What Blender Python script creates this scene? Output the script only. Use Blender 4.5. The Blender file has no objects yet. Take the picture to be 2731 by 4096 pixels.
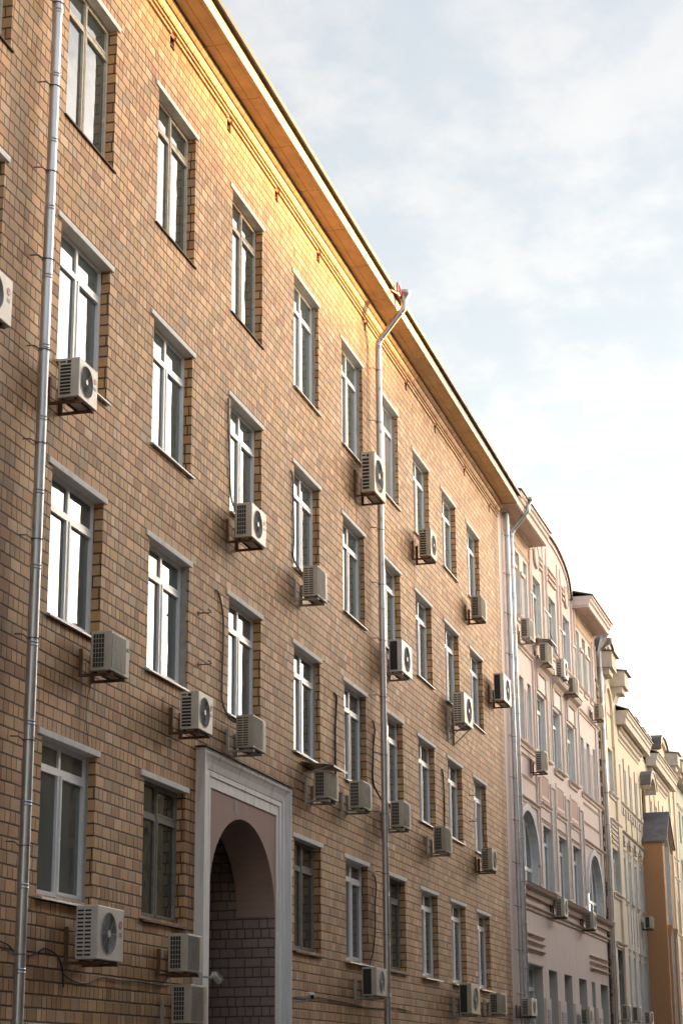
import bpy, bmesh, math, random
from math import sin, cos, tan, pi, radians, floor, sqrt
from mathutils import Vector, Matrix
random.seed(7)
SC = bpy.context.scene
COL = SC.collection
G = -5.91            # pavement level; z = 0 is the lintel top of the second-lowest window row

# ------------------------------------------------------------------ materials
class NT:
    def __init__(s, name):
        s.m = bpy.data.materials.new(name); s.m.use_nodes = True
        s.t = s.m.node_tree; s.n = s.t.nodes; s.l = s.t.links
        s.b = s.n['Principled BSDF']; s.out = s.n['Material Output']
    def put(s, sock, v):
        if hasattr(v, 'is_output'): s.l.new(v, sock)
        elif isinstance(v, (tuple, list)) and len(v) == 3 and sock.type == 'RGBA': sock.default_value = (*v, 1)
        else: sock.default_value = v
    def math(s, op, a, b=0.0, c=0.0):
        n = s.n.new('ShaderNodeMath'); n.operation = op
        for i, v in enumerate((a, b, c)): s.put(n.inputs[i], v)
        return n.outputs[0]
    def coord(s, kind='Object'):
        return s.n.new('ShaderNodeTexCoord').outputs[kind]
    def sep(s, v):
        n = s.n.new('ShaderNodeSeparateXYZ'); s.put(n.inputs[0], v); return n.outputs
    def comb(s, x, y, z):
        n = s.n.new('ShaderNodeCombineXYZ')
        for i, v in enumerate((x, y, z)): s.put(n.inputs[i], v)
        return n.outputs[0]
    def noise(s, v, scale, detail=3.0, rough=0.55):
        n = s.n.new('ShaderNodeTexNoise'); s.put(n.inputs['Vector'], v)
        n.inputs['Scale'].default_value = scale; n.inputs['Detail'].default_value = detail; n.inputs['Roughness'].default_value = rough
        return n.outputs
    def white(s, v):
        n = s.n.new('ShaderNodeTexWhiteNoise'); n.noise_dimensions = '3D'; s.put(n.inputs['Vector'], v); return n.outputs
    def ramp(s, f, pts, interp='LINEAR'):
        n = s.n.new('ShaderNodeValToRGB'); s.put(n.inputs[0], f); e = n.color_ramp; e.interpolation = interp
        while len(e.elements) < len(pts): e.elements.new(0.5)
        for el, (p, c) in zip(e.elements, pts):
            el.position = p; el.color = (*c, 1) if len(c) == 3 else c
        return n.outputs[0]
    def mix(s, f, a, b, mode='MIX'):
        n = s.n.new('ShaderNodeMix'); n.data_type = 'RGBA'; n.blend_type = mode
        s.put(n.inputs[0], f); s.put(n.inputs[6], a); s.put(n.inputs[7], b); return n.outputs[2]
    def rng(s, v, a, b, c=0.0, d=1.0, smooth=False):
        n = s.n.new('ShaderNodeMapRange'); n.interpolation_type = 'SMOOTHSTEP' if smooth else 'LINEAR'
        s.put(n.inputs[0], v)
        for i, q in enumerate((a, b, c, d)): s.put(n.inputs[i + 1], q)
        return n.outputs[0]
    def bump(s, h, dist=0.01, strength=1.0):
        n = s.n.new('ShaderNodeBump'); s.put(n.inputs['Height'], h); n.inputs['Distance'].default_value = dist
        n.inputs['Strength'].default_value = strength; s.l.new(n.outputs[0], s.b.inputs['Normal'])
    def fin(s, col=None, rough=None, metal=None, spec=None):
        if col is not None: s.put(s.b.inputs['Base Color'], col)
        if rough is not None: s.put(s.b.inputs['Roughness'], rough)
        if metal is not None: s.put(s.b.inputs['Metallic'], metal)
        if spec is not None: s.put(s.b.inputs['Specular IOR Level'], spec)
        return s.m

def plain(name, col, rough=0.6, metal=0.0, var=0.12, scale=6.0, bump=0.0, dirt=None, streak=False, tint=None):
    k = NT(name); co = k.coord()
    if streak:
        x, y, z = k.sep(co); v = k.comb(k.math('MULTIPLY', x, 4.0), k.math('MULTIPLY', y, 4.0), k.math('MULTIPLY', z, 0.5))
    else: v = co
    n = k.noise(v, scale, 5.0)[0]
    lo = tuple(c * (1 - var) for c in col); hi = tuple(min(1, c * (1 + var)) for c in col)
    c = k.ramp(n, [(0.3, lo), (0.7, hi)])
    if dirt:
        d = k.noise(v, scale * 0.37, 6.0, 0.65)[0]
        c = k.mix(k.rng(d, 0.52, 0.75, 0, dirt[1]), c, dirt[0])
    if tint:
        oi = k.n.new('ShaderNodeObjectInfo'); c = k.mix(1.0, c, k.ramp(oi.outputs['Random'], tint), 'MULTIPLY')
    if bump: k.bump(k.noise(co, scale * 5, 4.0)[0], bump)
    r = k.rng(n, 0.3, 0.7, rough * 0.85, min(1, rough * 1.15))
    return k.fin(c, r, metal)

def brick_mat(name, palette, mortar, painted=False, stains=(), runs=()):
    """glazed square wall blocks in courses: three courses of stretchers, one of narrow headers; dark joints"""
    k = NT(name); co = k.coord(); x, y, z = k.sep(co)
    H = 0.1655
    wob = k.noise(co, 9.0, 2.0)[0]
    u = k.math('SUBTRACT', x, y)
    u = k.math('ADD', u, k.math('MULTIPLY', k.math('SUBTRACT', wob, 0.5), 0.012))
    wz = k.noise(co, 5.0, 2.0)[1]; wzs = k.sep(wz)[1]
    zz = k.math('ADD', k.math('SUBTRACT', z, -40.057), k.math('MULTIPLY', k.math('SUBTRACT', wzs, 0.5), 0.016))
    rz = k.math('DIVIDE', zz, H); row = k.math('FLOOR', rz); fz = k.math('FRACT', rz)
    m4 = k.math('MODULO', row, 4.0); hdr = k.math('COMPARE', m4, 2.0, 0.1)
    wd = 0.30
    w = k.math('SUBTRACT', wd, k.math('MULTIPLY', hdr, wd / 2))
    m2 = k.math('MODULO', row, 2.0)
    rr = k.white(k.comb(row, 3.3, 1.7))[0]
    off = k.math('ADD', k.math('MULTIPLY', m2, wd / 2), k.math('MULTIPLY', rr, 0.07))
    cu = k.math('DIVIDE', k.math('ADD', k.math('ADD', u, 60.0), off), w)
    # some stretchers break into a closer: random half-block
    col = k.math('FLOOR', cu); fu = k.math('FRACT', cu)
    rnd = k.white(k.comb(col, row, 0.5)); r1 = rnd[0]; rs = k.sep(rnd[1])
    isw = k.math('MULTIPLY', k.math('GREATER_THAN', rs[2], 0.86), k.math('SUBTRACT', 1.0, hdr))
    fu2 = k.math('FRACT', k.math('MULTIPLY', fu, k.math('ADD', isw, 1.0)))
    half = k.math('MULTIPLY', isw, k.math('FLOOR', k.math('MULTIPLY', fu, 2.0)))
    r1 = k.math('FRACT', k.math('ADD', r1, k.math('MULTIPLY', half, 0.37)))
    we = k.math('DIVIDE', w, k.math('ADD', isw, 1.0))
    du = k.math('MULTIPLY', k.math('MINIMUM', fu2, k.math('SUBTRACT', 1.0, fu2)), we)
    dz = k.math('MULTIPLY', k.math('MINIMUM', fz, k.math('SUBTRACT', 1.0, fz)), H)
    ed = k.noise(co, 34.0, 3.0)[0]
    jit = k.math('MULTIPLY', k.math('SUBTRACT', ed, 0.5), 0.010)
    mu = k.rng(k.math('ADD', du, k.math('MULTIPLY', jit, 0.6)), 0.0050, 0.0125)
    mz = k.rng(k.math('ADD', dz, jit), 0.0075, 0.0165)
    mask = k.math('MULTIPLY', mu, mz)
    c = k.ramp(r1, palette)
    grain = k.noise(co, 16.0, 6.0, 0.65)[0]; fine = k.noise(co, 120.0, 3.0)[0]
    c = k.mix(1.0, c, k.ramp(grain, [(0.25, (0.80, 0.78, 0.76)), (0.5, (0.97, 0.97, 0.97)), (0.8, (1.12, 1.11, 1.10))]), 'MULTIPLY')
    bright = k.rng(rs[1], 0, 1, 0.80, 1.16) if not painted else k.rng(rs[1], 0, 1, 0.93, 1.05)
    c = k.mix(1.0, c, k.comb(bright, bright, bright), 'MULTIPLY')
    # broad weathering over the wall
    big = k.noise(co, 0.33, 4.0, 0.6)[0]
    c = k.mix(1.0, c, k.ramp(big, [(0.3, (0.86, 0.84, 0.83)), (0.7, (1.06, 1.06, 1.05))]), 'MULTIPLY')
    xs = k.comb(k.math('MULTIPLY', x, 3.0), k.math('MULTIPLY', y, 3.0), k.math('MULTIPLY', z, 0.35))
    run = k.noise(xs, 1.0, 5.0, 0.65)[0]
    c = k.mix(k.rng(run, 0.52, 0.78, 0, 0.42), c, (0.19, 0.13, 0.095))
    pit = k.rng(k.noise(co, 46.0, 2.0)[0], 0.74, 0.79)
    c = k.mix(k.math('MULTIPLY', pit, 0.75), c, (0.05, 0.035, 0.028))
    for sx, sw, amt in stains:      # soot runs beside the rain pipes
        d = k.math('ABSOLUTE', k.math('SUBTRACT', x, k.math('ADD', sx, k.math('MULTIPLY', k.math('SUBTRACT', run, 0.5), 0.5))))
        c = k.mix(k.math('MULTIPLY', k.rng(d, 0.0, sw, 1, 0, True), amt), c, (0.12, 0.09, 0.075))
    for sx, sz, sw, sl in runs:     # drip runs under brackets and sills
        d = k.math('ABSOLUTE', k.math('SUBTRACT', x, k.math('ADD', sx, k.math('MULTIPLY', k.math('SUBTRACT', wob, 0.5), 0.10))))
        v = k.math('MULTIPLY', k.rng(d, 0.0, sw, 1, 0, True), k.math('MULTIPLY', k.rng(z, sz - sl, sz, 0, 1), k.rng(z, sz, sz + .05, 1, 0)))
        c = k.mix(k.math('MULTIPLY', v, 0.75), c, (0.10, 0.062, 0.042))
    mj = k.mix(k.noise(co, 3.0)[0], mortar, tuple(q * 1.7 for q in mortar))
    c = k.mix(mask, mj, c)
    hgt = k.math('ADD', k.math('MULTIPLY', mask, 1.0), k.math('ADD', k.math('MULTIPLY', grain, 0.22), k.math('MULTIPLY', r1, 0.25)))
    k.bump(hgt, 0.012, 0.9)
    return k.fin(c, k.rng(grain, 0.3, 0.7, 0.55, 0.8) if not painted else 0.8, 0, 0.35)

PAL = [(0.0, (0.47, 0.238, 0.125)), (0.16, (0.63, 0.365, 0.187)), (0.34, (0.67, 0.385, 0.208)), (0.50, (0.62, 0.400, 0.208)),
       (0.64, (0.71, 0.440, 0.250)), (0.78, (0.60, 0.366, 0.150)), (0.90, (0.50, 0.345, 0.215)), (1.0, (0.78, 0.54, 0.325))]
M = {}
M['brick'] = brick_mat('brick_wall', PAL, (0.070, 0.040, 0.019), stains=((20.75, 0.55, 0.45), (39.2, 0.5, 0.35), (55.7, 0.5, 0.4)), runs=((22.1, 4.3, .12, .9), (22.5, 4.3, .10, .5), (23.5, .9, .12, 1.0), (24.0, .9, .1, .6), (27.05, .7, .14, 1.1), (26.7, 1.2, .1, .8), (29.65, 4.4, .12, .9), (34.0, 4.4, .14, 1.0), (38.6, 7.8, .14, 1.6), (44.3, 7.85, .12, 1.0), (53.9, 6.0, .2, 1.6), (54.6, 6.0, .15, .8), (40.9, .85, .14, .8), (45.2, .75, .16, .9), (51.2, .9, .15, .9), (23.3, -2.9, .3, .45), (26.7, -2.85, .25, .5), (47.9, 4.3, .15, 1.0)))
M['painted_brick'] = brick_mat('painted_brick', [(0, (0.35, 0.275, 0.255)), (1, (0.39, 0.305, 0.285))], (0.10, 0.072, 0.062), True)
M['concrete'] = plain('pale_concrete', (0.86, 0.84, 0.79), 0.85, var=0.06, scale=8, bump=0.002, dirt=((0.45, 0.41, 0.36), 0.4))
M['plaster'] = plain('grey_plaster', (0.40, 0.385, 0.36), 0.9, var=0.2, scale=9, bump=0.01)
M['soffit'] = plain('eave_board', (0.82, 0.64, 0.37), 0.7, var=0.12, scale=3, dirt=((0.34, 0.24, 0.15), 0.35))
M['fascia'] = plain('cream_fascia', (0.74, 0.67, 0.54), 0.6, var=0.08, scale=4, dirt=((0.35, 0.28, 0.2), 0.4))
M['roofm'] = plain('roof_sheet', (0.12, 0.095, 0.075), 0.45, 0.5, var=0.25, scale=3)
M['edge'] = plain('roof_edge', (0.075, 0.056, 0.04), 0.5, 0.3, var=0.2, scale=5)
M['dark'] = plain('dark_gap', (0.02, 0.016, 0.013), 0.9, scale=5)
M['recess_shade'] = plain('recess_shade_brick', (0.16, 0.09, 0.06), 0.9, var=0.25, scale=14)  # groove and niche shade put into the colour as darker brick
M['pvc'] = plain('white_plastic_frame', (0.86, 0.88, 0.89), 0.35, var=0.04, scale=3)
M['wood'] = plain('weathered_wood_frame', (0.60, 0.55, 0.46), 0.75, var=0.2, scale=12, bump=0.004, dirt=((0.18, 0.14, 0.1), 0.6))
M['greywood'] = plain('grey_wood_frame', (0.27, 0.25, 0.215), 0.8, var=0.25, scale=12, bump=0.004, dirt=((0.1, 0.08, 0.06), 0.6))
M['sillw'] = plain('white_sill', (0.68, 0.69, 0.69), 0.4, var=0.08, scale=4, dirt=((0.3, 0.28, 0.25), 0.5))
M['silld'] = plain('dark_sill', (0.075, 0.05, 0.038), 0.7, 0.2, var=0.35, scale=7)
M['ac'] = plain('off_white_casing', (0.66, 0.645, 0.60), 0.42, var=0.05, scale=4, dirt=((0.33, 0.28, 0.21), 0.55), tint=[(0, (1.08, 1.08, 1.08)), (.5, (1, .98, .94)), (1, (.9, .86, .77))])
M['acold'] = plain('beige_casing', (0.52, 0.495, 0.44), 0.5, var=0.07, scale=4, dirt=((0.25, 0.2, 0.14), 0.6), tint=[(0, (1.15, 1.14, 1.1)), (.5, (1, .97, .9)), (1, (.86, .8, .68))])
M['acdark'] = plain('dark_opening', (0.022, 0.022, 0.024), 0.6, scale=4)
M['acmesh'] = plain('grey_mesh', (0.10, 0.10, 0.10), 0.55, 0.2, scale=8)
M['acfan'] = plain('fan_grey', (0.22, 0.22, 0.215), 0.5, scale=5)
M['acwire'] = plain('grille_wire', (0.42, 0.42, 0.40), 0.45, 0.3, scale=5)
M['rust'] = plain('rusty_steel', (0.17, 0.085, 0.045), 0.85, 0.15, var=0.45, scale=9, bump=0.004, dirt=((0.36, 0.33, 0.28), 0.35))
M['bracketw'] = plain('grey_steel', (0.44, 0.44, 0.43), 0.5, 0.3, var=0.15, scale=6, dirt=((0.2, 0.1, 0.05), 0.45))
M['red'] = plain('red_emblem', (0.50, 0.03, 0.06), 0.45, scale=5, var=0.05)
M['fadedred'] = plain('faded_emblem', (0.80, 0.36, 0.30), 0.5, scale=5, var=0.05)
M['logow'] = plain('emblem_white', (0.8, 0.72, 0.72), 0.5, scale=5, var=0.02)
M['letter'] = plain('grey_lettering', (0.16, 0.15, 0.16), 0.5, scale=5)
M['paleletter'] = plain('pale_lettering', (0.45, 0.43, 0.42), 0.5, scale=5)
M['green'] = plain('green_sticker', (0.08, 0.42, 0.22), 0.5, scale=5)
M['cable'] = plain('black_cable', (0.018, 0.018, 0.018), 0.6, scale=5)
M['cableg'] = plain('grey_cable', (0.14, 0.135, 0.13), 0.6, scale=9, var=0.3)
M['hose'] = plain('red_hose', (0.75, 0.045, 0.02), 0.4, scale=5)
M['pink'] = plain('pink_stucco', (0.82, 0.685, 0.625), 0.85, var=0.05, scale=2.0, bump=0.002, dirt=((0.40, 0.29, 0.26), 0.35), streak=True)
M['pinkpanel'] = plain('salmon_panel', (0.56, 0.37, 0.29), 0.85, var=0.06, scale=3)
M['frieze'] = plain('peach_frieze', (0.66, 0.475, 0.33), 0.85, var=0.08, scale=3, streak=True, dirt=((0.42, 0.27, 0.16), 0.4))
M['trim'] = plain('beige_trim', (0.66, 0.54, 0.46), 0.8, var=0.12, scale=5, dirt=((0.24, 0.18, 0.15), 0.5))
M['white_reveal'] = plain('pale_reveal', (0.70, 0.715, 0.71), 0.8, var=0.07, scale=3, dirt=((0.36, 0.35, 0.33), 0.4))
M['pinksoffit'] = plain('pink_soffit', (0.62, 0.49, 0.42), 0.8, var=0.1, scale=3, dirt=((0.25, 0.18, 0.14), 0.4))
M['portal'] = plain('portal_white_paint', (0.86, 0.855, 0.85), 0.65, var=0.07, scale=3, bump=0.003, dirt=((0.40, 0.36, 0.30), 0.7), streak=True)
M['portalpink'] = plain('portal_pink_stucco', (0.46, 0.315, 0.265), 0.85, var=0.07, scale=3, dirt=((0.40, 0.30, 0.26), 0.4))
M['cream'] = plain('cream_stucco', (0.80, 0.675, 0.505), 0.85, var=0.06, scale=2, streak=True, dirt=((0.47, 0.36, 0.24), 0.4))
M['greyrender'] = plain('grey_render', (0.55, 0.53, 0.49), 0.85, var=0.1, scale=3, streak=True)
M['creamtrim'] = plain('grey_cream_trim', (0.62, 0.56, 0.48), 0.8, var=0.12, scale=4, dirt=((0.25, 0.2, 0.15), 0.5))
M['orange'] = plain('ochre_stucco', (0.50, 0.265, 0.13), 0.85, var=0.07, scale=3, streak=True)
M['orangepale'] = plain('pale_ochre', (0.60, 0.33, 0.16), 0.85, var=0.07, scale=3)
M['greyroof'] = plain('grey_metal_roof', (0.17, 0.165, 0.17), 0.55, 0.4, var=0.3, scale=3, dirt=((0.32, 0.31, 0.3), 0.35))
M['mint'] = plain('mint_stucco', (0.50, 0.57, 0.50), 0.85, var=0.06, scale=3)
M['rubble'] = plain('rubble', (0.12, 0.085, 0.065), 0.95, var=0.6, scale=10, bump=0.05)
M['yellow'] = plain('yellow_stucco', (0.32, 0.23, 0.12), 0.85, var=0.12, scale=1.0)
M['asphalt'] = plain('asphalt', (0.042, 0.042, 0.043), 0.9, var=0.2, scale=4, bump=0.004)
M['paving'] = plain('paving_stone', (0.075, 0.072, 0.07), 0.85, var=0.2, scale=3)
M['earth'] = plain('ground_earth', (0.12, 0.11, 0.10), 0.95, var=0.2, scale=0.5)
M['camw'] = plain('camera_white', (0.66, 0.66, 0.63), 0.4, scale=4, var=0.04)

def cream_brick():
    k = NT('white_painted_bricks'); co = k.coord(); x, y, z = k.sep(co)
    rz = k.math('DIVIDE', k.math('ADD', z, 40.0), 0.088); row = k.math('FLOOR', rz); fz = k.math('FRACT', rz)
    cu = k.math('DIVIDE', k.math('ADD', k.math('SUBTRACT', x, y), k.math('MULTIPLY', k.math('MODULO', row, 2.0), 0.135)), 0.27)
    fu = k.math('FRACT', k.math('ADD', cu, 200.0))
    m = k.math('MULTIPLY', k.rng(k.math('MINIMUM', fz, k.math('SUBTRACT', 1.0, fz)), 0.04, 0.14), k.rng(k.math('MINIMUM', fu, k.math('SUBTRACT', 1.0, fu)), 0.01, 0.04))
    n = k.noise(co, 4.0, 4.0)[0]
    c = k.mix(m, (0.36, 0.35, 0.34), k.ramp(n, [(0.3, (0.50, 0.49, 0.475)), (0.7, (0.60, 0.585, 0.565))]))
    k.bump(m, 0.01, 1.0); return k.fin(c, 0.8)
M['whitebrick'] = cream_brick()

def cornice_tile():
    k = NT('glazed_cornice_tile'); co = k.coord(); x, y, z = k.sep(co)
    zrow = k.math('FLOOR', k.math('MULTIPLY', k.math('SUBTRACT', z, 12.0), 7.5))
    cu = k.math('ADD', k.math('DIVIDE', k.math('ADD', x, 60.0), 0.30), k.math('MULTIPLY', zrow, 0.43))
    fu = k.math('FRACT', cu); col = k.math('FLOOR', cu)
    m = k.rng(k.math('MULTIPLY', k.math('MINIMUM', fu, k.math('SUBTRACT', 1.0, fu)), 0.3), 0.003, 0.010)
    r = k.white(k.comb(col, zrow, 2.0))[0]
    n = k.noise(co, 12.0, 5.0)[0]
    c = k.ramp(r, PAL); c = k.mix(1.0, c, k.ramp(n, [(0.3, (0.85, 0.84, 0.82)), (0.7, (1.1, 1.1, 1.08))]), 'MULTIPLY')
    c = k.mix(m, (0.07, 0.045, 0.03), c); k.bump(m, 0.006); return k.fin(c, 0.5, 0, 0.4)
M['cornice'] = cornice_tile()

def zinc():
    k = NT('galvanised_pipe'); co = k.coord(); x, y, z = k.sep(co)
    n = k.noise(co, 7.0, 4.0)[0]; st = k.noise(k.comb(k.math('MULTIPLY', x, 20.0), k.math('MULTIPLY', y, 20.0), k.math('MULTIPLY', z, 0.8)), 1.0, 4.0)[0]
    c = k.ramp(n, [(0.3, (0.52, 0.55, 0.59)), (0.7, (0.66, 0.69, 0.73))])
    c = k.mix(k.rng(st, 0.48, 0.72, 0, 0.6), c, (0.30, 0.295, 0.29))
    return k.fin(c, k.rng(n, 0.3, 0.7, 0.30, 0.46), 0.82)
M['zinc'] = zinc()

def glass(name, base, ior, wave):
    k = NT(name); co = k.coord('Object')
    gi = k.n.new('ShaderNodeNewGeometry'); inc = k.n.new('ShaderNodeObjectInfo')
    off = k.comb(k.math('MULTIPLY', inc.outputs['Random'], 90.0), 0.0, k.math('MULTIPLY', inc.outputs['Random'], 37.0))
    vm = k.n.new('ShaderNodeVectorMath'); vm.operation = 'ADD'; k.put(vm.inputs[0], co); k.put(vm.inputs[1], off)
    b = k.n.new('ShaderNodeBump'); b.inputs['Distance'].default_value = wave; k.put(b.inputs['Height'], k.noise(vm.outputs[0], 1.3, 2.0)[0])
    d = k.n.new('ShaderNodeBsdfDiffuse')
    x, y, z = k.sep(vm.outputs[0])
    fold = k.noise(k.comb(k.math('MULTIPLY', x, 9.0), 0.0, k.math('MULTIPLY', z, 0.6)), 1.0, 3.0)[0]
    has = k.math('GREATER_THAN', inc.outputs['Random'], 0.80)
    k.put(d.inputs['Color'], k.mix(k.math('MULTIPLY', has, k.rng(fold, 0.35, 0.65, 0.25, 0.7)), base, (0.50, 0.50, 0.47)))
    g = k.n.new('ShaderNodeBsdfGlossy'); g.inputs['Roughness'].default_value = 0.015; g.inputs['Color'].default_value = (0.93, 0.97, 1.0, 1)
    k.l.new(b.outputs[0], g.inputs['Normal'])
    f = k.n.new('ShaderNodeFresnel'); f.inputs['IOR'].default_value = ior
    ms = k.n.new('ShaderNodeMixShader'); k.l.new(f.outputs[0], ms.inputs[0]); k.l.new(d.outputs[0], ms.inputs[1]); k.l.new(g.outputs[0], ms.inputs[2])
    k.l.new(ms.outputs[0], k.out.inputs['Surface']); return k.m
M['glass'] = glass('window_glass', (0.105, 0.135, 0.135), 2.0, 0.006)
M['oldglass'] = glass('old_window_glass', (0.06, 0.07, 0.065), 2.0, 0.010)

# ------------------------------------------------------------------ geometry helpers
class MB:
    def __init__(s): s.v = []; s.f = []
    def quad(s, *p):
        i = len(s.v); s.v += [tuple(q) for q in p]; s.f.append(tuple(range(i, i + len(p))))
    def box(s, x0, x1, y0, y1, z0, z1):
        i = len(s.v)
        s.v += [(x0, y0, z0), (x1, y0, z0), (x1, y1, z0), (x0, y1, z0), (x0, y0, z1), (x1, y0, z1), (x1, y1, z1), (x0, y1, z1)]
        for f in ((0, 3, 2, 1), (4, 5, 6, 7), (0, 1, 5, 4), (1, 2, 6, 5), (2, 3, 7, 6), (3, 0, 4, 7)): s.f.append(tuple(i + q for q in f))
    def prism(s, prof, x0, x1):
        """profile [(y,z)...] swept along x"""
        n = len(prof); i = len(s.v)
        s.v += [(x0, y, z) for y, z in prof] + [(x1, y, z) for y, z in prof]
        for a in range(n):
            b = (a + 1) % n; s.f.append((i + a, i + n + a, i + n + b, i + b))
        s.f.append(tuple(i + a for a in range(n))); s.f.append(tuple(i + n + a for a in reversed(range(n))))
    def poly(s, pts, y0, y1):
        """outline [(x,z)...] extruded between y0 and y1"""
        n = len(pts); i = len(s.v)
        s.v += [(x, y0, z) for x, z in pts] + [(x, y1, z) for x, z in pts]
        for a in range(n):
            b = (a + 1) % n; s.f.append((i + a, i + b, i + n + b, i + n + a))
        s.f.append(tuple(i + a for a in reversed(range(n)))); s.f.append(tuple(i + n + a for a in range(n)))
    def tube(s, pts, r, n=10, caps=True):
        P = [Vector(p) for p in pts]; rings = []; up = None
        R = r if isinstance(r, (list, tuple)) else [r] * len(P)
        for i, p in enumerate(P):
            a = P[max(i - 1, 0)]; b = P[min(i + 1, len(P) - 1)]; t = (b - a).normalized()
            if up is None:
                up = Vector((0, -1, 0)) if abs(t.y) < 0.9 else Vector((1, 0, 0))
            up = (up - t * up.dot(t)).normalized(); sd = t.cross(up)
            k = len(s.v)
            s.v += [tuple(p + (up * cos(2 * pi * j / n) + sd * sin(2 * pi * j / n)) * R[i]) for j in range(n)]
            rings.append(k)
        for a, b in zip(rings, rings[1:]):
            for j in range(n): s.f.append((a + j, a + (j + 1) % n, b + (j + 1) % n, b + j))
        if caps:
            s.f.append(tuple(rings[0] + j for j in reversed(range(n)))); s.f.append(tuple(rings[-1] + j for j in range(n)))
    def torus(s, c, R, r, n=28, m=6, axis='y'):
        c = Vector(c); k = len(s.v)
        for i in range(n):
            a = 2 * pi * i / n
            for j in range(m):
                b = 2 * pi * j / m; q = R + r * cos(b)
                if axis == 'y': p = Vector((q * cos(a), r * sin(b), q * sin(a)))
                elif axis == 'x': p = Vector((r * sin(b), q * cos(a), q * sin(a)))
                else: p = Vector((q * cos(a), q * sin(a), r * sin(b)))
                s.v.append(tuple(c + p))
        for i in range(n):
            for j in range(m):
                s.f.append((k + i * m + j, k + ((i + 1) % n) * m + j, k + ((i + 1) % n) * m + (j + 1) % m, k + i * m + (j + 1) % m))
    def mesh(s, name, mat, smooth=False, weld=False):
        me = bpy.data.meshes.new(name); me.from_pydata(s.v, [], s.f)
        bm = bmesh.new(); bm.from_mesh(me)
        if weld: bmesh.ops.remove_doubles(bm, verts=bm.verts, dist=0.0004)
        bmesh.ops.recalc_face_normals(bm, faces=bm.faces) if not getattr(s, 'keep', False) else None
        bm.to_mesh(me); bm.free()
        me.materials.append(mat)
        if smooth:
            for p in me.polygons: p.use_smooth = True
            me.set_sharp_from_angle(angle=radians(42))
        return me
    def islands(s):
        key = {}; par = list(range(len(s.f)))
        def find(a):
            while par[a] != a: par[a] = par[par[a]]; a = par[a]
            return a
        for i, f in enumerate(s.f):
            for q in f:
                k = tuple(round(c, 3) for c in s.v[q])
                if k in key: par[find(i)] = find(key[k])
                else: key[k] = i
        grp = {}
        for i, f in enumerate(s.f): grp.setdefault(find(i), []).append(f)
        out = []
        for fs in grp.values():
            m = MB(); mp = {}
            for f in fs:
                for q in f:
                    if q not in mp: mp[q] = len(m.v); m.v.append(s.v[q])
                m.f.append(tuple(mp[q] for q in f))
            out.append(m)
        return out
    def build(s, name, mat, parent=None, loc=None, smooth=False, bevel=0.0, weld=False, split=False):
        if split:
            o = None
            for m in s.islands(): o = m.build(name, mat, parent, loc, smooth, bevel, weld)
            return o
        return link(name, s.mesh(name, mat, smooth, weld), parent, loc, bevel)

def link(name, me, parent=None, loc=None, bevel=0.0):
    o = bpy.data.objects.new(name, me); COL.objects.link(o)
    if parent is not None:
        o.parent = parent
        if loc is None and 'base' in parent: loc = (-parent['base'][0], -parent['base'][1], -parent['base'][2])
    if loc is not None: o.location = loc
    if bevel:
        m = o.modifiers.new('bevel', 'BEVEL'); m.width = bevel; m.segments = 2; m.limit_method = 'ANGLE'; m.angle_limit = radians(40)
    return o

def empty(name, loc=(0, 0, 0), rz=0.0, base=None):
    o = bpy.data.objects.new(name, None); COL.objects.link(o); o.location = loc; o.rotation_euler = (0, 0, rz); o.empty_display_size = 0.3
    if base is not None: o['base'] = base
    return o
def tag(o, label, cat, group=None):
    o['label'] = label; o['category'] = cat
    if group: o['group'] = group
    return o

# frames of the three house fronts: x along the wall, -y towards the street
FR = {'brick': ((0, 0), 0.0), 'pink': ((56.3, 0.0), radians(1.1)), 'cream': ((75.95, -0.377), radians(0.3))}
def world(fr, x, y, z):
    (px, py), a = FR[fr]
    return (px + x * cos(a) + y * sin(a), py - x * sin(a) + y * cos(a), z)
def root_in(name, fr, x, y, z, base=None):
    """an Empty standing at (x,y,z) of a front; its children use that front's own coordinates when base is given"""
    return empty(name, world(fr, x, y, z), -FR[fr][1], base if base else None)

def wall_grid(mb, x0, x1, z0, z1, holes, y=0.0, rv=None, depth=0.16, own=True):
    """front skin with openings (xa,xb,za,zb[,rise]); reveals go into rv (or mb)"""
    rv = rv or mb
    xs = sorted({x0, x1, *[h[0] for h in holes], *[h[1] for h in holes]}); zs = sorted({z0, z1, *[h[2] for h in holes], *[h[3] for h in holes]})
    xs = [q for q in xs if x0 <= q <= x1]; zs = [q for q in zs if z0 <= q <= z1]
    for a, b in zip(xs, xs[1:]):
        for c, d in zip(zs, zs[1:]):
            mx, mz = (a + b) / 2, (c + d) / 2
            if any(h[0] < mx < h[1] and h[2] < mz < h[3] for h in holes): continue
            mb.quad((a, y, c), (b, y, c), (b, y, d), (a, y, d))
    for h in holes:
        a, b, c, d = h[:4]; rise = h[4] if len(h) > 4 else 0; yd = y + (h[5] if len(h) > 5 else depth); sp = d - rise
        if not own and not rise: continue
        rv.quad((a, y, c), (a, y, sp), (a, yd, sp), (a, yd, c)); rv.quad((b, y, c), (b, yd, c), (b, yd, sp), (b, y, sp))
        rv.quad((a, y, c), (a, yd, c), (b, yd, c), (b, y, c))
        if not rise: rv.quad((a, y, d), (b, y, d), (b, yd, d), (a, yd, d))
        else:
            n = 20; m = (a + b) / 2; hw = (b - a) / 2
            P = [(m - hw * cos(pi * i / n), sp + rise * sin(pi * i / n)) for i in range(n + 1)]
            for (xa, za), (xb, zb) in zip(P, P[1:]):
                mb.quad((xa, y, za), (xb, y, zb), (xb, y, d), (xa, y, d))
                rv.quad((xa, y, za), (xb, y, zb), (xb, yd, zb), (xa, yd, za))

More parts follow.
